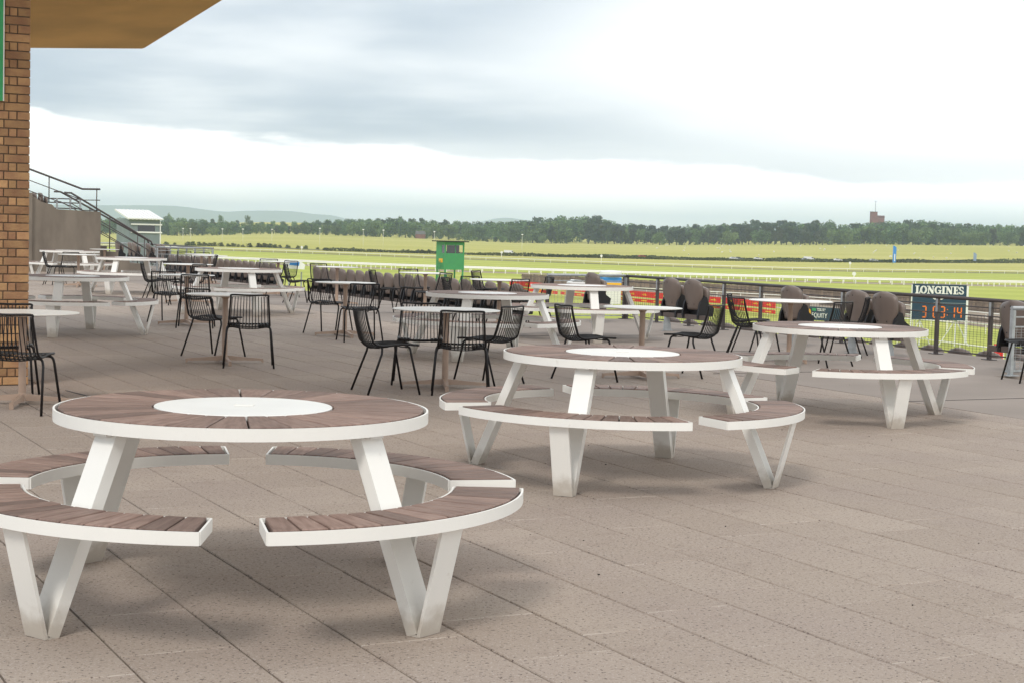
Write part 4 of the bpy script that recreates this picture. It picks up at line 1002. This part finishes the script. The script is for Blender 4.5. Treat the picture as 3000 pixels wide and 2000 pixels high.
p = at(2928, 150); rb = thing('red_board', 'red and white board low behind the right end of the railing', 'board', (p[0], p[1], -9), 0)
put('panel', MB().box((0, 0, 0.95), (0.85, 0.05, 1.5)).mesh('panel', M['red']), rb); put('edge', MB().box((0.47, 0, 0.95), (0.09, 0.06, 1.5)).mesh('edge', M['whitepaint']), rb)
# blue and white vehicle/tent behind the rail and white car
def vehicle(label, x, y, z, rz, mat, kind='car', group=None):
    t = thing('parked_' + kind, label, kind, (x, y, z), rz, group)
    if kind == 'car':
        pr = [(-2.1, 0.35), (2.1, 0.35), (2.12, 0.7), (1.9, 0.92), (0.95, 1.0), (0.35, 1.42), (-1.1, 1.46), (-1.85, 1.02), (-2.1, 0.95)]
        b = MB().prism(pr, 1.7); b.xform(Matrix(((1, 0, 0, 0), (0, 0, -1, 0.85), (0, 1, 0, 0), (0, 0, 0, 1)))); put('body', b.mesh('body', mat), t)
        g = MB().prism([(-1.55, 1.05), (0.8, 1.05), (0.3, 1.36), (-1.0, 1.40)], 1.72); g.xform(Matrix(((1, 0, 0, 0), (0, 0, -1, 0.86), (0, 1, 0, 0), (0, 0, 0, 1)))); put('window', g.mesh('window', M['glass']), t)
    else:
        b = MB().prism([(-2.5, 0.4), (2.4, 0.4), (2.5, 1.1), (2.0, 1.35), (1.5, 2.1), (-2.4, 2.2), (-2.5, 2.0)], 1.9); b.xform(Matrix(((1, 0, 0, 0), (0, 0, -1, 0.95), (0, 1, 0, 0), (0, 0, 0, 1)))); put('body', b.mesh('body', mat), t)
        put('window', MB().box((1.5, 0, 1.65), (0.7, 1.92, 0.45)).mesh('window', M['glass']), t)
    for sx in (-1.3, 1.35):
        for sy in (-0.8, 0.8): put('wheel', MB().lathe([(0.33, -0.1), (0.33, 0.1)], 14).xform(Matrix.Translation((sx, sy, 0.33)) @ Matrix.Rotation(R(90), 4, 'X')).mesh('wheel', M['tyre']), t)
p = at(1688, 340); vehicle('white car roof beside the folded seat at the railing corner', p[0], p[1], -9, R(20), M['carw'])
p = at(1784, 258); kv = thing('blue_white_kiosk', 'white and blue kiosk with a rounded roof behind the railing corner', 'kiosk', (p[0], p[1], -9), R(10))
put('body', MB().box((0, 0, 2.1), (2.9, 2.2, 4.2)).mesh('body', M['whitepaint']), kv); put('blue_band', MB().box((0, 0, 3.75), (2.94, 2.24, 0.8)).mesh('blue_band', M['blue']), kv)
put('yellow_band', MB().box((0, 0, 3.1), (2.92, 2.22, 0.4)).mesh('yellow_band', M['yellow']), kv)
put('roof', MB().lathe([(1.75, 4.5), (1.7, 4.95), (1.3, 5.15), (0.5, 5.2)], 20).mesh('roof', M['whitepaint']), kv)
for sx in (-1, 1):
    for sy in (-1, 1): put('roof_post', MB().box((sx * 1.2, sy * 0.95, 4.35), (0.1, 0.1, 0.3)).mesh('roof_post', M['whitepaint']), kv)
p = at(862, 120); kb = thing('blue_white_awning', 'blue and white covered stand in the gap between the seat rows', 'awning', (p[0], p[1], -9), R(15))
put('cover', MB().prism([(-0.7, 7.55), (0.5, 7.5), (0.55, 7.85), (0.1, 8.15), (-0.6, 8.2)], 1.6).xform(Matrix(((1, 0, 0, 0), (0, 0, -1, 0.8), (0, 1, 0, 0), (0, 0, 0, 1)))).mesh('cover', M['whitepaint']), kb)
put('blue_panel', MB().prism([(-0.6, 7.8), (0.1, 7.75), (0.15, 8.0), (-0.5, 8.1)], 1.64).xform(Matrix(((1, 0, 0, 0), (0, 0, -1, 0.82), (0, 1, 0, 0), (0, 0, 0, 1)))).mesh('blue_panel', M['blue']), kb)
for sx in (-0.5, 0.4): put('post', MB().box((sx, 0, 3.65), (0.1, 0.1, 7.3)).mesh('post', M['galv']), kb)
# feather flags
for px, Y, h, mat, lab in ((2607, 800, 8.6, 'blue', 'tall blue feather flag beside the far road'), (2843, 880, 5.0, 'bluegrey', 'pale grey feather flag far right beside the road')):
    p = at(px, Y); t = thing('feather_flag', lab, 'flag', (p[0], p[1], TZ(*p)))
    put('pole', MB().tube([(0, 0, 0), (0, 0, h + 0.4)], 0.08, 6).mesh('pole', M['galv']), t)
    put('cloth', MB().prism([(0.05, 0.6), (1.5, 0.8), (1.7, h - 0.8), (1.0, h), (0.05, h + 0.3)], 0.05).xform(Matrix(((1, 0, 0, 0), (0, 0, -1, 0), (0, 1, 0, 0), (0, 0, 0, 1)))).mesh('cloth', M[mat]), t)
    if mat == 'blue': put('print', MB().box((0.9, -0.07, h * 0.36), (0.45, 0.02, h * 0.4)).mesh('print', M['whitepaint']), t)

# cars on the far road
def ry(x):
    P = ROAD
    for (a, b) in zip(P, P[1:]):
        if a[0] <= x <= b[0]: return a[1] + (b[1] - a[1]) * (x - a[0]) / (b[0] - a[0])
    return P[-1][1]
CARS = [(1790, 'carg', 'dark grey car leftmost on the far road'), (1875, 'carr', 'red car on the far road'), (2142, 'carw', 'white car overlapping a dark one on the far road'), (2157, 'carg', 'dark car just behind the white one on the far road'),
        (2213, 'carw', 'lone white car on the far road'), (2352, 'cars', 'silver car before the hedge on the far road'), (2362, 'carw', 'white van roof behind the silver car'), (2447, 'carw', 'white car roof above the hedge'), (2552, 'cars', 'silver car left of the blue flag')]
for i, (px, m_, lab) in enumerate(CARS):
    Y = 800 + (6 if i in (3, 6) else 0); x = (px - 1500) / 4896 * Y; Y = ry(x) + (2.5 if i in (3, 6) else -1); x = (px - 1500) / 4896 * Y
    vehicle(lab, x, Y, TZ(x, Y) + 0.25, R(2), M[m_], 'van' if i == 6 else 'car', 'cars on the far road')
x, Y = at(1485, 780); vehicle('white rounded van on the far road right of the green hut', x, Y, TZ(x, Y) + 0.4, 0, M['carw'], 'van', 'cars on the far road')
# lamp columns in the field
for i, px in enumerate((530, 552, 645, 705, 790, 930, 1057, 1116, 1265, 1522)):
    Y = 960 if i < 5 else 900; x, y = at(px, Y); hh = 9.5 if i > 4 else 8.0
    t = thing('lamp_column', 'thin white lamp column in the field, %s from the left' % ORD[i], 'lamp', (x, y, TZ(x, y)), 0, 'lamp columns in the field')
    put('pole', MB().tube([(0, 0, 0), (0, 0, hh)], 0.07, 6).mesh('pole', M['railwhite']), t)
    put('lamp_head', MB().lathe([(0.2, hh), (0.6, hh + 0.15), (0.5, hh + 0.5), (0.1, hh + 0.6)], 8).mesh('lamp_head', M['whitepaint']), t)
for px, Y, lab in ((878, 690, 'white sign post at the left of the track'), (1463, 690, 'round white marker at the track bend right of the green hut'), (1755, 660, 'white marker post at the track, centre'), (2483, 640, 'white disc marker on the track, right'), (2496, 420, 'white post beside the double rail')):
    x, y = at(px, Y); t = thing('track_marker', lab, 'marker post', (x, y, TZ(x, y)), 0, 'white track markers')
    put('post', MB().tube([(0, 0, 0), (0, 0, 2.4)], 0.1, 6).mesh('post', M['railwhite']), t); put('disc', MB().lathe([(0.5, -0.06), (0.5, 0.06)], 12).xform(Matrix.Translation((0, 0, 2.6)) @ Matrix.Rotation(R(90), 4, 'X')).mesh('disc', M['whitepaint']), t)

# ------------------------------------------------------------------ trees, bushes, hedges
def crown_mesh(name, seed, kind, mat):
    rnd = random.Random(seed); q = MB()
    blobs = []
    if kind == 'broad':
        for i in range(16): a = rnd.random() * 6.28; r = rnd.uniform(0.1, 0.42); z = rnd.uniform(0.10, 0.82); s = rnd.uniform(0.13, 0.24) * (1.15 - 0.5 * abs(z - 0.5)); blobs.append((Vector((r * math.cos(a), r * math.sin(a), z)), s))
        blobs.append((Vector((0, 0, 0.82)), 0.17)); blobs.append((Vector((0, 0, 0.55)), 0.3))
    else:
        for i in range(14): a = rnd.random() * 6.28; r = rnd.uniform(0.05, 0.26); z = rnd.uniform(0.42, 0.92); s = rnd.uniform(0.08, 0.16); blobs.append((Vector((r * math.cos(a), r * math.sin(a), z)), s))
        for i in range(5): a = rnd.random() * 6.28; r = rnd.uniform(0.1, 0.3); blobs.append((Vector((r * math.cos(a), r * math.sin(a), rnd.uniform(0.15, 0.4))), rnd.uniform(0.06, 0.11)))
    for c, s in blobs:
        for k in range(62):
            d = Vector((rnd.gauss(0, 1), rnd.gauss(0, 1), rnd.gauss(0, 1))).normalized(); p = c + d * s * rnd.uniform(0.72, 1.08)
            nrm = (d + 0.32 * Vector((rnd.gauss(0, 1), rnd.gauss(0, 1), rnd.gauss(0, 1)))).normalized()
            x = nrm.orthogonal().normalized(); y = nrm.cross(x); h = rnd.uniform(0.028, 0.055)
            q.add([p + x * h, p + y * h * 0.8, p - x * h, p - y * h * 0.8], [(0, 1, 2, 3)])
    me = bpy.data.meshes.new(name); me.from_pydata(q.v, [], q.f); me.materials.append(mat); return me
CR = [crown_mesh('crown', i, 'broad', M['leaf_green']) for i in range(5)] + [crown_mesh('crown', 20 + i, 'pine', M['leaf_dark']) for i in range(4)]
TRK = MB().tube([(0, 0, 0), (0.01, 0, 0.3), (0, 0.01, 0.62)], [0.035, 0.026, 0.012], 6).bar((0, 0, 0.35), (0.2, 0.05, 0.6), 0.015, 0.015).bar((0, 0, 0.4), (-0.16, 0.1, 0.62), 0.015, 0.015).mesh('trunk', M['bark'])
TOP = [(200, 640), (480, 634), (560, 640), (800, 652), (900, 645), (1000, 640), (1150, 636), (1300, 646), (1420, 648), (1560, 640), (1660, 630), (1740, 632), (1800, 652), (1900, 660), (2000, 658), (2120, 652), (2200, 647), (2330, 646), (2420, 645), (2440, 658), (2500, 648), (2640, 648), (2740, 642), (2800, 655), (3100, 658)]
BASE = [(200, 693), (466, 691), (870, 688), (1150, 698), (1500, 712), (1720, 720), (1913, 719), (2300, 718), (2600, 716), (3000, 721), (3200, 723)]
def lin(tab, x):
    if x <= tab[0][0]: return tab[0][1]
    for (a, va), (b, vb) in zip(tab, tab[1:]):
        if x <= b: return va + (vb - va) * (x - a) / (b - a)
    return tab[-1][1]
def hor(px): return 685.5 + 0.026 * (px - 1500)
def tree(px, Y, h, wf, kind, label, group):
    x, y = at(px, Y); z = TZ(x, y)
    t = thing('pine_tree' if kind else 'broadleaf_tree', label, 'tree', (x, y, z - 0.3), random.random() * 6.28, group)
    me = CR[5 + random.randrange(4)] if kind else CR[random.randrange(5)]
    s = Matrix.Diagonal((h * wf, h * wf, h, 1)); put('crown', me, t, mat=s); put('trunk', TRK, t, mat=s)
rt_ = random.Random(3)
px = 250.0; ntr = [0, 0]
while px < 3180:          # front row of the belt
    Y = 1600 + rt_.uniform(-25, 40)
    if 1668 < px < 1712: px += 20; continue
    pine = (1712 < px < 2400 and rt_.random() < 0.85) or rt_.random() < 0.10
    h = (lin(BASE, px) - lin(TOP, px)) / 4896 * Y * rt_.uniform(0.60, 0.84)
    if 1250 < px < 1640 and rt_.random() < 0.45: h *= 0.42
    lab = ('tall dark pine, %s pine from the left along the wood edge' if pine else 'green broadleaf tree, %s broadleaf from the left along the wood edge') % ORD[ntr[pine]]
    ntr[pine] += 1
    tree(px, Y, h, rt_.uniform(0.95, 1.35) if not pine else rt_.uniform(0.8, 1.05), pine, lab, 'front trees of the far wood')
    px += rt_.uniform(17, 31) if not pine else rt_.uniform(13, 22)
wood = []                 # the wood behind reads as one mass
def mass(px, Y, h, wf, pine):
    x, y = at(px, Y); c = CR[5 + rt_.randrange(4)] if pine else CR[rt_.randrange(5)]
    a = rt_.random() * 6.28; mt = Matrix.Translation((x, y, TZ(x, y) - 0.3)) @ Matrix.Rotation(a, 4, 'Z') @ Matrix.Diagonal((h * wf, h * wf, h, 1))
    wood.append((c, mt, pine))
for Y0, lo, hi, k0, k1 in ((1660, 20, 32, 0.70, 0.86), (1730, 22, 34, 0.84, 0.97), (1950, 26, 40, 0.92, 1.05)):
    px = 260.0
    while px < 3180:
        Y = Y0 + rt_.uniform(-30, 40); x, y = at(px, Y); zb_ = TZ(x, y)
        if not (1668 < px < 1712 and Y0 < 1700):
            ztop = CH + (hor(px) - lin(TOP, px)) / 4896 * Y
            mass(px, Y, max(8, (ztop - zb_) * rt_.uniform(k0, k1)), rt_.uniform(0.8, 1.15), rt_.random() < (0.6 if 1712 < px < 2400 else 0.15))
        px += rt_.uniform(lo, hi)
import numpy as np
def joined(name, items, mat):
    V = []; F = []; o = 0
    for c, mt, _ in items:
        n = len(c.vertices); co = np.empty(n * 3, np.float32); c.vertices.foreach_get('co', co); A = np.array(mt, np.float32)
        V.append(co.reshape(-1, 3) @ A[:3, :3].T + A[:3, 3]); F.append(np.arange(o, o + n, dtype=np.int32)); o += n
    V = np.concatenate(V); F = np.concatenate(F); me = bpy.data.meshes.new(name)
    me.vertices.add(len(V)); me.vertices.foreach_set('co', V.ravel()); nf = len(F) // 4
    me.loops.add(len(F)); me.loops.foreach_set('vertex_index', F); me.polygons.add(nf)
    me.polygons.foreach_set('loop_start', np.arange(0, len(F), 4, dtype=np.int32)); me.update(calc_edges=True); me.materials.append(mat); return me
fwood = tag(put('far_wood', joined('far_wood', [w for w in wood if not w[2]], M['leaf_green'])), 'dense green mass of the wood behind the front trees', 'wood', kind='stuff')
tag(put('far_pine_wood', joined('far_pine_wood', [w for w in wood if w[2]], M['leaf_dark'])), 'dark pine mass of the wood behind the front trees', 'wood', kind='stuff')
for px, top_, lab in ((488, 623, 'lone round tree standing above the wood at the far left'), (638, 629, 'round tree standing above the wood, left of two'), (718, 630, 'round dark tree standing above the wood, right of two'), (1162, 632, 'tree standing above the wood left of the green hut')):
    Y = 2050; x, y = at(px, Y); h = CH + (hor(px) - top_) / 4896 * Y - TZ(x, y); tree(px, Y, h, 0.55, False, lab, None)
# low bushes in the field
BC = crown_mesh('foliage', 77, 'broad', M['leaf_bush']); BC.transform(Matrix.Translation((0, 0, -0.2)))
for i, (px, Y, h) in enumerate([(480, 860, 5), (505, 860, 4), (545, 850, 6), (560, 850, 6.5), (578, 850, 6), (592, 850, 5.5), (607, 845, 5), (622, 845, 6), (643, 840, 6), (662, 840, 4.5), (676, 840, 5.5), (692, 835, 4), (706, 835, 3.5), (727, 830, 6), (752, 830, 6.5), (768, 830, 6.5), (785, 830, 6), (800, 828, 5), (815, 828, 4.5), (836, 825, 5), (866, 820, 4.5), (890, 818, 5), (925, 815, 3), (1030, 808, 4.5), (1050, 808, 3), (1085, 806, 3), (1175, 800, 4), (1190, 800, 4), (1220, 798, 4.5), (1230, 798, 4.5), (1249, 796, 5), (1275, 796, 4), (1400, 792, 3.5), (1430, 792, 3)]):
    x, y = at(px, Y); t = thing('bush', 'low field bush in the broken hedge line, %s from the left' % ORD[i], 'bush', (x, y, TZ(x, y)), i * 1.3, 'bushes of the broken hedge line')
    h *= 0.55
    put('foliage', BC, t, mat=Matrix.Diagonal((h * 1.2, h, h * 0.85, 1)))
    put('stem', TRK, t, mat=Matrix.Diagonal((h, h, h * 0.7, 1)))
def hedge(label, line, h, w, n):
    rnd = random.Random(len(label)); q = MB(); P = smooth_path([(x, y, 0) for x, y in line], 12)
    for k in range(n):
        f = rnd.random() * (len(P) - 1); i = int(f); p = P[i].lerp(P[min(i + 1, len(P) - 1)], f - i); g = 0.65 + 0.5 * noise.noise((p.x * 0.06, 1.3, 0))
        c = Vector((p.x, p.y + rnd.uniform(-w, w), TZ(p.x, p.y) + rnd.random() ** 0.7 * h * max(0.15, g))); nrm = Vector((rnd.gauss(0, 1), rnd.gauss(0, 1) - 0.4, rnd.gauss(0, 1) + 0.3)).normalized()
        a = nrm.orthogonal().normalized(); b = nrm.cross(a); s = rnd.uniform(0.25, 0.6)
        q.add([c + a * s, c + b * s * .7, c - a * s, c - b * s * .7], [(0, 1, 2, 3)])
    me = bpy.data.meshes.new('hedge'); me.from_pydata(q.v, [], q.f); me.materials.append(M['leaf_bush'])
    tag(put('hedge', me), label, 'hedge', kind='stuff')
hedge('low ragged hedge along the near side of the far road', [(x, y - 12) for x, y in ROAD[2:]], 1.7, 2.0, 13000)
hedge('dark clipped hedge along the far side of the far road', [(x, y + 12) for x, y in ROAD[3:]], 1.9, 1.0, 9000)

# house among the trees, tower
x, y = at(1224, 1560); z = TZ(x, y)
hs = thing('farm_house', 'small house with a grey roof at the wood edge left of the green hut', 'house', (x, y, z), R(8))
put('wall', MB().box((0, 0, 2.0), (9, 6, 4)).mesh('wall', M['redbrick']), hs); put('roof', MB().add([(-4.8, -3.4, 4), (4.8, -3.4, 4), (4.8, 3.4, 4), (-4.8, 3.4, 4), (-4.2, 0, 7), (4.2, 0, 7)], [(0, 1, 5, 4), (2, 3, 4, 5), (1, 2, 5), (3, 0, 4), (0, 3, 2, 1)]).mesh('roof', M['asphalt']), hs)
TY = 2100.0; tl = at3(2550, 648, TY); s = TY / 4896; tb = TZ(tl.x, TY)
tw = thing('brick_tower', 'dark red brick tower with an aerial rising above the wood', 'tower', (tl.x, TY, tb), 0)
def zpx(py): return at3(2560, py, TY).z - tb
z1, z2, z3 = zpx(622), zpx(632), zpx(600)
put('tall_part', MB().box((9 * s, 0, z1 / 2), (18 * s, 8, z1)).mesh('tall_part', M['redbrick']), tw)
wl = MB().box((28.5 * s, 0, z2 / 2 - 1.2), (21 * s - 0.02, 7.9, z2 - 2.4)); put('lower_part', wl.mesh('lower_part', M['redbrick']), tw)
put('lower_part', MB().box((28.5 * s, 0, z2 - 0.6), (21 * s - 0.02, 7.9, 1.2)).mesh('lower_part', M['redbrick']), tw)
for k in range(6): put('pier', MB().box((19 * s + k * 4 * s - 0.2 * s, 0, z2 - 1.8), (1.4 * s, 7.8, 1.3)).mesh('pier', M['redbrick']), tw)
put('parapet', MB().box((9 * s, 0, z1 + 0.2), (19 * s, 8.4, 0.5)).mesh('parapet', M['mortar']), tw)
q = MB().tube([(13.5 * s, 0, z1), (13.5 * s, 0, z3 + 11 * s)], 0.35, 6)
q.bar((9.5 * s, 0, z3 + 10 * s), (17.5 * s, 0, z3 + 10 * s), 0.3, 0.3); q.bar((9.5 * s, 0, z3 + 8 * s), (9.5 * s, 0, z3 + 10 * s), 0.25, 0.25); q.bar((17.5 * s, 0, z3 + 8 * s), (17.5 * s, 0, z3 + 10 * s), 0.25, 0.25)
put('aerial', q.mesh('aerial', M['galv']), tw)

# sheep
sh = MB()
prs = [(-0.55, 0, 0.55), (-0.3, 0, 0.62), (0.1, 0, 0.62), (0.5, 0, 0.6), (0.7, 0, 0.72), (0.9, 0, 0.66)]
sh.tube(prs, [0.12, 0.3, 0.34, 0.27, 0.15, 0.09], 8)
for sx in (-0.3, 0.4):
    for sy in (-0.14, 0.14): sh.tube([(sx, sy, 0.0), (sx, sy, 0.28), (sx, sy, 0.5)], [0.04, 0.045, 0.08], 5)
shm = sh.mesh('body', M['wool'])
rs = random.Random(11)
for i in range(46):
    px = rs.uniform(1900, 2990); Y = rs.uniform(900, 1500); x, y = at(px, Y)
    tag(put('sheep', shm, None, (x, y, TZ(x, y)), rs.random() * 6.28), 'white sheep grazing in the field right of centre', 'sheep', 'sheep scattered over the far field')

# ------------------------------------------------------------------ haze
hb = MB().box((0, 7600, 99), (30000, 15800, 222))
hm = bpy.data.materials.new('haze_air'); hm.use_nodes = True; nt = hm.node_tree; nt.nodes.clear()
o = nd(nt, 'ShaderNodeOutputMaterial'); pv = nd(nt, 'ShaderNodeVolumePrincipled')
pv.inputs['Color'].default_value = (0.70, 0.83, 1.0, 1); pv.inputs['Density'].default_value = 0.00013; pv.inputs['Anisotropy'].default_value = 0.45
nt.links.new(pv.outputs[0], o.inputs['Volume'])
tag(put('haze', hb.mesh('haze', hm)), 'pale blue haze over the distant fields and hills', 'haze', kind='stuff')
